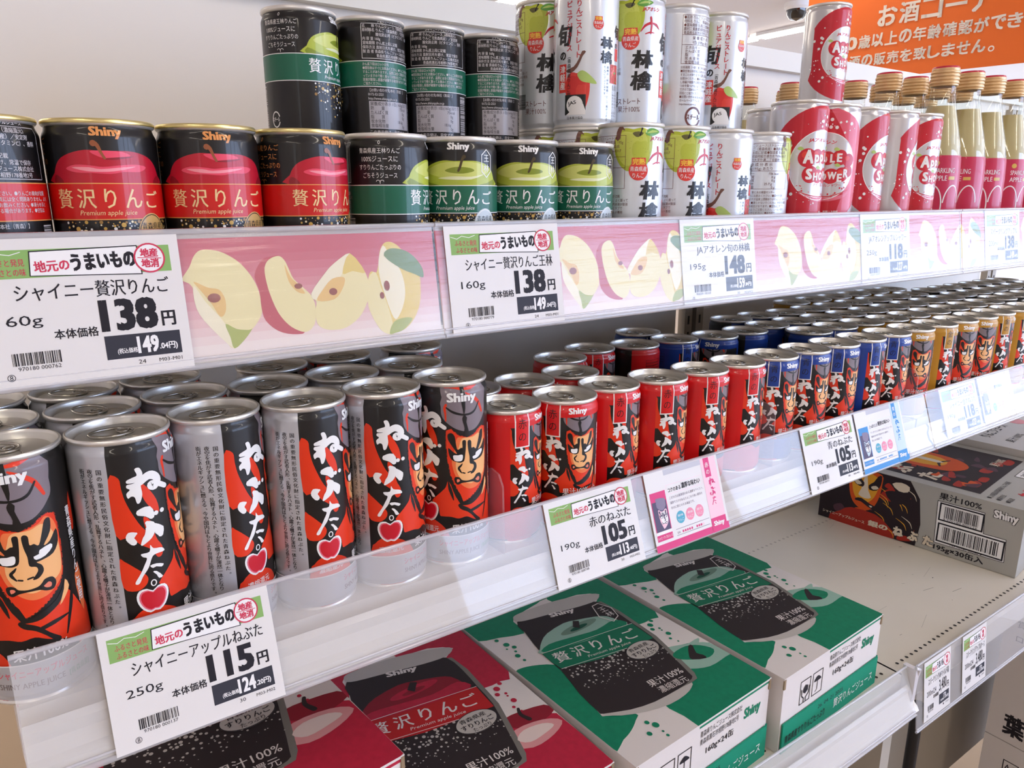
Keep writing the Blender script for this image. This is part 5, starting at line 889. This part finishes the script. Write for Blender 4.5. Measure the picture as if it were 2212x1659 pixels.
def carton(label, cx, cy, red, rot, loc):
    """flat case: box with a printed lid; origin at its front left bottom corner"""
    W, Dp, H = 203.0, 318.0, 92.0; t = thing('juice_carton', label, 'carton', loc, rot, 'cases of apple juice on the bottom shelf')
    m = MB(); m.box((W/2, Dp/2, H/2-.5), (W-2, Dp-2, H-1), CWHITE); body = m.build('box', t)
    lid = MB(); lid.box((W/2, Dp/2, H-1.0), (W, Dp, 2.2), CWHITE); lid.box((W-1.6, 0.6, H-7), (3, 1.6, 12), KRAFT); lid.box((1.6, .6, H-7), (3, 1.6, 12), KRAFT)
    lid.art(cartonart(red), flat((0, 0, H+.1), (1, 0, 0), (0, 1, 0), .08), None); lo = lid.build('printed_lid', t)
    A = Art(); tr = pap('tray_red', (196, 30, 60)) if red else pap('tray_green', (10, 140, 108)); g = mat('carton_ink_green', (14, 126, 92)) if not red else mat('carton_ink_red', (184, 34, 62))
    A.rect(1, H-9, W-1, H-1, CWHITE, 1); A.rect(88, H-5.5, W-1, H-1, g, 2); A.text('Shiny', 160, 58, 188, 74, g, 2, .045)
    A.lines(['青森県りんごジュース株式会社', '青森県黒石市相野178番地2号'], 90, 82, 7.6, 9, K, 2, .002, sx=.62); A.text('160g×24缶', 100, 51, 144, 61, K, 2, .017)
    for x in (34, 58): A.frame(x, 44, x+20, 73, 1, K, 2)
    A.poly([(60+1, 61), (64, 65), (68, 67), (72, 65), (75, 61)], K, 3, sm=2); A.stroke([(68, 64), (68, 50), (65, 48)], 1, K, 3, 0); A.poly([(40, 62), (44, 66), (49, 64), (49, 58), (44, 55), (40, 58)], K, 3); A.stroke([(37, 62), (38, 54), (42, 50), (42, 46)], 1.4, K, 3, 0); A.stroke([(52, 62), (51, 54), (46, 50), (46, 46)], 1.4, K, 3, 0)
    f = MB(); f.art(A, flat((0, .85, 0), (1, 0, 0), (0, 0, 1), .08), None); pr = f.build('front_print', t)
    q = MB(); q.box((W/2, -.9, 18), (W-6, 1.8, 36), tr); q.box((W-1, 40, 18), (1.8, 80, 36), tr); B = Art(); B.text('26. 04. 21 2025', 70, 25, 122, 30, K, 1, 0); B.text('青森県産すりりんごたっぷり', 8, 10, 86, 20, K, 1, .02); B.text('贅沢りんごジュース', 104, 10, 190, 22, KW, 1, .0); q.art(B, flat((0, -1.85, 0), (1, 0, 0), (0, 0, 1), .08), None); ty = q.build('tray_front', t)
    settree(t, body, lo, pr, ty); return t
carton('green apple juice carton at the right end of the row', 0, 0, False, math.radians(2.6), (560, -50, -325+.2))
carton('green apple juice carton left of its twin, beside the red cartons', 0, 0, False, math.radians(3.0), (349, -50.5, -325+.2))
carton('red apple juice carton touching the green carton', 0, 0, True, math.radians(1.6), (135, -40, -325+.2))
carton('lowest red apple juice carton, underneath the one behind the 115 yen card', 0, 0, True, math.radians(1.6), (-74, -43, -325+.2))
carton('raised red apple juice carton stacked behind the large 115 yen card', 0, 0, True, math.radians(6.4), (-57.6, -41, -325+92.9))
# silver case with the painted warrior
t = thing('juice_case', 'silver case of thirty cans with a painted warrior on its side', 'carton', (1180.0, -28, -324.2), math.radians(6.7)); SLV = mat('silver_card', (176, 174, 168), rough=.42, metal=.25, noise=.02, nscale=30); DN = pap('warrior_night', (38, 26, 32)); OR = pap('warrior_orange', (214, 84, 26)); YE = pap('warrior_yellow', (232, 164, 44)); RD = pap('warrior_red', (168, 44, 30)); CM = pap('warrior_cream', (226, 212, 190))
H = 112.0; m = MB(); m.box((265/2, 317/2, H/2), (265, 317, H), SLV); bb = m.build('box', t); A = Art(); FX = lambda P: [(min(317, max(0, a)), min(H, max(0, b))) for a, b in P]
A.poly([(0, 0), (0, H-1), (150, H-1), (168, 84), (174, 40), (170, 0)], DN, 1); rnd = random.Random(5)
for k in range(16):
    a, b = rnd.uniform(8, 165), rnd.uniform(5, H-12)
    P = smooth([(a, b), (a+rnd.uniform(6, 16), b+rnd.uniform(2, 12)), (a+rnd.uniform(14, 30), b-rnd.uniform(0, 8)), (a+rnd.uniform(2, 12), b-rnd.uniform(4, 16))], 4); A.poly([(min(166, max(1, p)), min(H-2, max(1, q_))) for p, q_ in P], rnd.choice((RD, RD, OR, DN, pap('warrior_plum', (84, 54, 66)))), 2)
for k in range(12): a, b = rnd.uniform(90, 160), rnd.uniform(8, 90); A.stroke([(a-14, b+9), (a, b+2), (a+5, b-8)], (.4, 1.6, .4), rnd.choice((CM, YE)), 3)
A.poly([(20, 0), (40, 22), (58, 34), (100, 34), (124, 20), (134, 0)], RD, 3, sm=2)
f0 = [(52, 104), (50, 80), (54, 58), (62, 44), (76, 36), (88, 38), (98, 50), (104, 70), (106, 92), (104, 108), (80, 110)]
A.poly(f0, OR, 4, sm=3); A.poly([(56, 98), (56, 76), (62, 58), (74, 50), (88, 54), (98, 72), (100, 98), (80, 106)], YE, 5, sm=3)
A.poly([(76, 100), (80, 100), (84, 74), (90, 62), (80, 58), (68, 62), (72, 74)], CM, 6, sm=2)
for P in ([(56, 100), (62, 104), (70, 92), (76, 86), (74, 78), (62, 80), (57, 88)], [(104, 106), (98, 104), (92, 92), (84, 84), (86, 76), (98, 78), (104, 90)], [(64, 54), (74, 57), (90, 50), (98, 48), (96, 42), (86, 44), (74, 50), (64, 50)]): A.poly(P, DN, 6, sm=2)
for P in ([(59, 86), (66, 88), (72, 83), (64, 80)], [(88, 82), (96, 86), (101, 82), (92, 78)], [(88, 47), (94, 47), (92, 44)]): A.poly(P, CM, 7, sm=2)
A.poly([(122, 98), (136, 104), (150, 100), (148, 90), (134, 88)], CM, 6, sm=2); A.poly([(112, 80), (130, 86), (154, 84), (146, 68), (126, 64)], DN, 5, sm=2)
A.text('シャイニーアップルジュース', 8, 10, 84, 16, CM, 7, .02, rot=0); A.text('銀の', 90, 10, 124, 21, CM, 7, .05)
for i, ch in enumerate('ねぶた'): A.text(ch, 132+24*i, 7, 150+24*i, 25, K, 7, .12); A.text(ch, 132.6+24*i, 7.4, 149.4+24*i, 24.6, CM, 8, .07)
A.text('果汁100%', 196, 94, 258, 106, K, 3, .02); P = D['b_bar1']; A.poly(P, KW, 3); [A.stroke([P[q_-1], P[q_]], .8, K, 4, 0) for q_ in range(len(P))]
for (xa, ya, xb, yb, n, sd) in ((201, 61, 262, 88, 34, 3), (202, 24, 295, 53, 40, 6)): A.frame(xa-2, ya-3, xb+2, yb+1, 2.4, K, 5); A.bars(xa+6, ya+(3 if n == 34 else 2), xb-5, yb-4, K, 5, sd, n)
A.text('4 970180 800126', 206, 60.5, 256, 63.5, K, 6, 0); A.text('149 70180 00050 9', 222, 19.2, 268, 22.4, K, 6, 0); A.text('195g×30缶入', 198, 3.5, 272, 16, K, 3, .03); A.text('Shiny', 275, 84, 310, 102, K, 4, .10, shear=-.05); A.text('Shiny', 275.8, 84.8, 309.2, 101.2, KW, 5, .045, shear=-.05)
m = MB(); m.art(A, lambda u, v, l: ((-.1-.08*l, 317-u, v), Vector((-1, 0, 0))), None); sp = m.build('side_print', t)
A = Art(); A.poly([(22, 70), (245, 70), (245, 312), (22, 312)], DN, 1); rnd = random.Random(9)
for k in range(40): a, b = rnd.uniform(30, 210), rnd.uniform(78, 290); A.poly([(min(244, p), min(311, q_)) for p, q_ in smooth([(a, b), (a+rnd.uniform(8, 30), b+rnd.uniform(-4, 14)), (a+rnd.uniform(10, 34), b+12), (a, b+rnd.uniform(8, 20))], 3)], rnd.choice((RD, OR, RD, pap('warrior_plum', (84, 54, 66)))), 2)
A.poly([(90, 150), (110, 128), (140, 124), (166, 150), (174, 200), (170, 260), (150, 286), (110, 284), (92, 250), (84, 200)], OR, 4, sm=3); A.poly([(104, 170), (130, 156), (156, 176), (160, 240), (140, 272), (112, 262), (98, 220)], YE, 5, sm=3); A.poly([(124, 170), (138, 172), (136, 250), (126, 250)], CM, 6, sm=2)
for x in (108, 148): A.poly([(x-9, 214), (x, 222), (x+9, 216), (x, 206)], CM, 6, sm=2); A.stroke([(x-12, 230), (x, 236), (x+12, 228)], (1, 6, 1), DN, 6)
A.stroke([(108, 160), (128, 168), (150, 158)], (3, 6, 3), DN, 6)
A.vtext('ねぶた', 48, 270, 40, CM, 7, .05, pitch=46); A.text('果汁100%', 180, 90, 226, 106, CM, 7, .02, rot=0); A.lines(['●この商品は青森県産りんごを使用', '●保存方法', '●製造者'], 14, 60, 9, 13, K, 3, .01, sx=.7); A.rect(150, 36, 196, 58, KW, 3); A.frame(150, 36, 196, 58, 1, K, 4); A.text('30缶', 158, 40, 190, 54, K, 5, .01); A.text('ねぶた', 60, 8, 118, 30, CRIMSON, 3, .06)
m = MB(); m.art(A, lambda u, v, l: ((u, v, H+.1+.08*l), Vector((0, 0, 1))), None); tp = m.build('top_print', t); settree(t, bb, sp, tp)
t = thing('juice_case', 'second silver case standing behind the painted warrior case', 'carton', (1452, -2, -325+.2), math.radians(6.7)); m = MB(); m.box((265/2, 317/2, 124/2), (265, 317, 124), mat('silver_card_pale', (206, 202, 198), rough=.5)); b_ = m.build('box', t); A = Art(); A.text('りんごジュース', 40, 150, 150, 170, K, 1, .02); A.ell(200, 150, 20, 18, CRIMSON, 1, 24); A.text('果汁100%', 40, 110, 110, 126, K, 1, 0); m = MB(); m.art(A, lambda u, v, l: ((u, v, 124.2+.08*l), Vector((0, 0, 1))), None); p_ = m.build('top_print', t)
# white cases on the lower right
WB = mat('case_white', (214, 208, 206), rough=.6)
for i, (z0, hh, lab) in enumerate(((-652, 240, 'upper white case at the lower right edge'), (-987, 334, 'lower white case at the lower right edge'))):
    t = thing('juice_case', lab+', with large black lettering', 'carton', (1250, -352, z0)); m = MB(); m.box((110, 175, hh/2), (220, 350, hh-.6), WB); b_ = m.build('box', t); A = Art()
    A.lines(['賞味期限', 'ロット番号'], 18, hh-14, 14, 26, K, 1, .01) if not i else None; A.text('葉とらず', 24, 14+(hh-204)*i, 150, 54+(hh-204)*i, K, 1, .045)
    if i: A.frame(34, hh-64, 58, hh-32, 1.6, K, 1); A.text('↑↑', 38, hh-58, 54, hh-38, K, 2, .02)
    m = MB(); m.art(A, lambda u, v, l: ((-.1-.08*l, 350-u, v), Vector((-1, 0, 0))), None); p_ = m.build('side_print', t)
tag(MB().box((0, 0, 0), (460, 520, 60), mat('pallet_tan', (150, 118, 84), rough=.7)).build('pallet', None, (1380, -150, -1018)), 'tan pallet under the white cases', 'pallet')
# leg of the next unit, kick panel
q = MB(); q.box((0, 0, 0), (XM-XL-4, 4, 560), mat('kick_panel', (150, 142, 130), rough=.6)); tag(q.build('kick_panel', None, ((XM+XL)/2, 40, -690)), 'dim beige panel closing the shelving under the bottom shelf', 'panel')
q = MB(); q.box((0, 0, 0), (XR-XM-60, 4, 430), mat('kick_panel', (150, 142, 130), rough=.6)); tag(q.build('kick_panel', None, ((XM+XR)/2+20, 60, -578)), 'dim beige panel behind the black pipe leg on the right', 'panel')
q = MB(); q.box((0, 0, 0), (22, 60, 640), POST); q.tube([(96, -20, 300), (96, -20, -318)], 8, mat('black_pipe', (24, 22, 24), rough=.4), 14); q.box((96, -20, -320), (40, 40, 3), POST); tag(q.build('upright', None, (XM+8, -14, -725)), 'black tubular leg and grey upright under the right shelf', 'upright')

# ================================================================ the shop around it
def struct(name, m, loc=(0, 0, 0)): return tag(m.build(name, None, loc), kind='structure')
FL = mat('floor_tile', (160, 138, 112), rough=.35, noise=.05, nscale=3); CEIL = mat('ceiling_panel', (228, 226, 232), rough=.8); WALLM = mat('shop_wall', (226, 222, 222), rough=.8)
struct('floor', MB().box((2500, 500, -1052), (13000, 12000, 4), FL)); struct('ceiling', MB().box((4500, 2000, 1652), (15000, 12000, 4), CEIL))
struct('wall_back', MB().box((4500, 8002, 300), (15000, 4, 2700), WALLM)); struct('wall_left', MB().box((-3002, 2000, 300), (4, 12000, 2700), WALLM)); struct('wall_right', MB().box((12002, 2000, 300), (4, 12000, 2700), WALLM))
TUBE = mat('lamp_diffuser', (255, 243, 226), rough=.4, emit=14.0); HOUS = mat('lamp_housing', (236, 236, 238), rough=.5)
k = 0
for x in (-1400, 900, 3300, 5900, 8600):
    for y in (-3000, -1500, 2300, 3600, 4900, 6200):
        t = thing('ceiling_light', 'long fluorescent ceiling light in the lamp rows', 'ceiling light', (x, y, 1610), 0, 'fluorescent ceiling lights'); 
        if k == 0: a_ = MB().box((0, 0, 27), (150, 1230, 24), HOUS).build('housing', t); b_ = MB().box((0, 0, 8), (110, 1220, 14), TUBE).build('tube', t); settree(t, a_, b_); L0 = t
        else: bpy.data.objects.remove(t); t = dup(L0, (x, y, 1610), 0, 'long fluorescent ceiling light in the lamp rows')
        k += 1
# front windows of the shop, beyond the aisle on the right
DAY = mat('daylight_pane', (194, 216, 255), rough=.5, emit=4.6); FR = mat('window_frame', (200, 204, 210), rough=.4)
wn = 1
for x in range(2600, 11000, 1300):
    t = thing('window_%d' % wn, None, None, (x, -3900, 0)); tag(t, kind='structure'); MB().box((0, 0, 520), (1160, 10, 1900), DAY).build('pane', t)
    m = MB(); [m.box(c, d, FR) for c, d in (((-610, 0, 520), (60, 40, 2000)), ((610, 0, 520), (60, 40, 2000)), ((0, 0, 1500), (1280, 40, 60)), ((0, 0, -460), (1280, 40, 60)), ((0, 0, 760), (1160, 30, 40)))]; m.build('frame', t); wn += 1
struct('wall_front', MB().box((-200, -3900, 300), (4500, 20, 2700), WALLM))
# orange hanging banner with the age notice
t = thing('hanging_banner', 'orange hanging banner with white notice about checking age', 'banner', (3500, 1780, 0)); BN = mat('banner_orange', (240, 112, 30), rough=.55); BW = pap('banner_white', (250, 240, 226)); m = MB(); N = 24
def bw(u, v, l=0):
    """u to the right along the cloth, v up; the cloth bellies out a little"""
    q = 14*math.sin(u/260.0)*(1-(v-784)/500); return (.155*u-.988*(q+l*1.2), -.988*u-.155*(q+l*1.2), v)
for i in range(N):
    u0, u1 = -260+1500*i/N, -260+1500*(i+1)/N; P = [bw(u0, 784), bw(u1, 784), bw(u1, 1240), bw(u0, 1240)]; m.face(P, BN); m.face([(p[0]+2, p[1], p[2]) for p in P[::-1]], BN)
A = Art()
for i, ch in enumerate('お酒コーナー'): A.text(ch, 88+96*i, 1012+(38 if ch == 'ー' else 0), 88+96*i+86, 1102-(38 if ch == 'ー' else 0), BW, 1, .032)
for i, ch in enumerate('20歳以上の年齢確認ができない'): A.text(ch, -114+61.6*i, 927, -114+61.6*i+56, 986, BW, 1, .035)
for i, ch in enumerate('酒の販売を致しません'): A.text(ch, -27+59*i, 845, -27+59*i+53, 899, BW, 1, .035)
A.ring(580, 855, 12, 12, 5, BW, 1, 20)
b_ = m.build('cloth', t); m = MB(); m.art(A, lambda u, v, l: (bw(u, v, 2.0), Vector((-.988, -.155, 0))), 60); c_ = m.build('lettering', t)
q = MB(); q.tube([bw(-270, 1244), bw(1250, 1244)], 8, HOUS, 8); [q.tube([bw(u, 1244), (bw(u, 1244)[0], bw(u, 1244)[1], 1650)], 1.5, HOUS, 5) for u in (-200, 1180)]; d_ = q.build('hanging_rod', t); settree(t, b_, c_, d_)
t = thing('security_camera', 'small white dome security camera under the ceiling', 'security camera', (5195*1.0, 3354, 1588)); q = MB(); q.lathe([(0, 62), (95, 62), (95, 30), (80, 12)], HOUS, 32); a_ = q.build('housing', t); q = MB(); q.lathe([(78, 14), (72, -22), (50, -50), (0, -64)], mat('dome_black', (20, 20, 24), rough=.1, coat=1), 32); c_ = q.build('dome', t); settree(t, a_, c_)
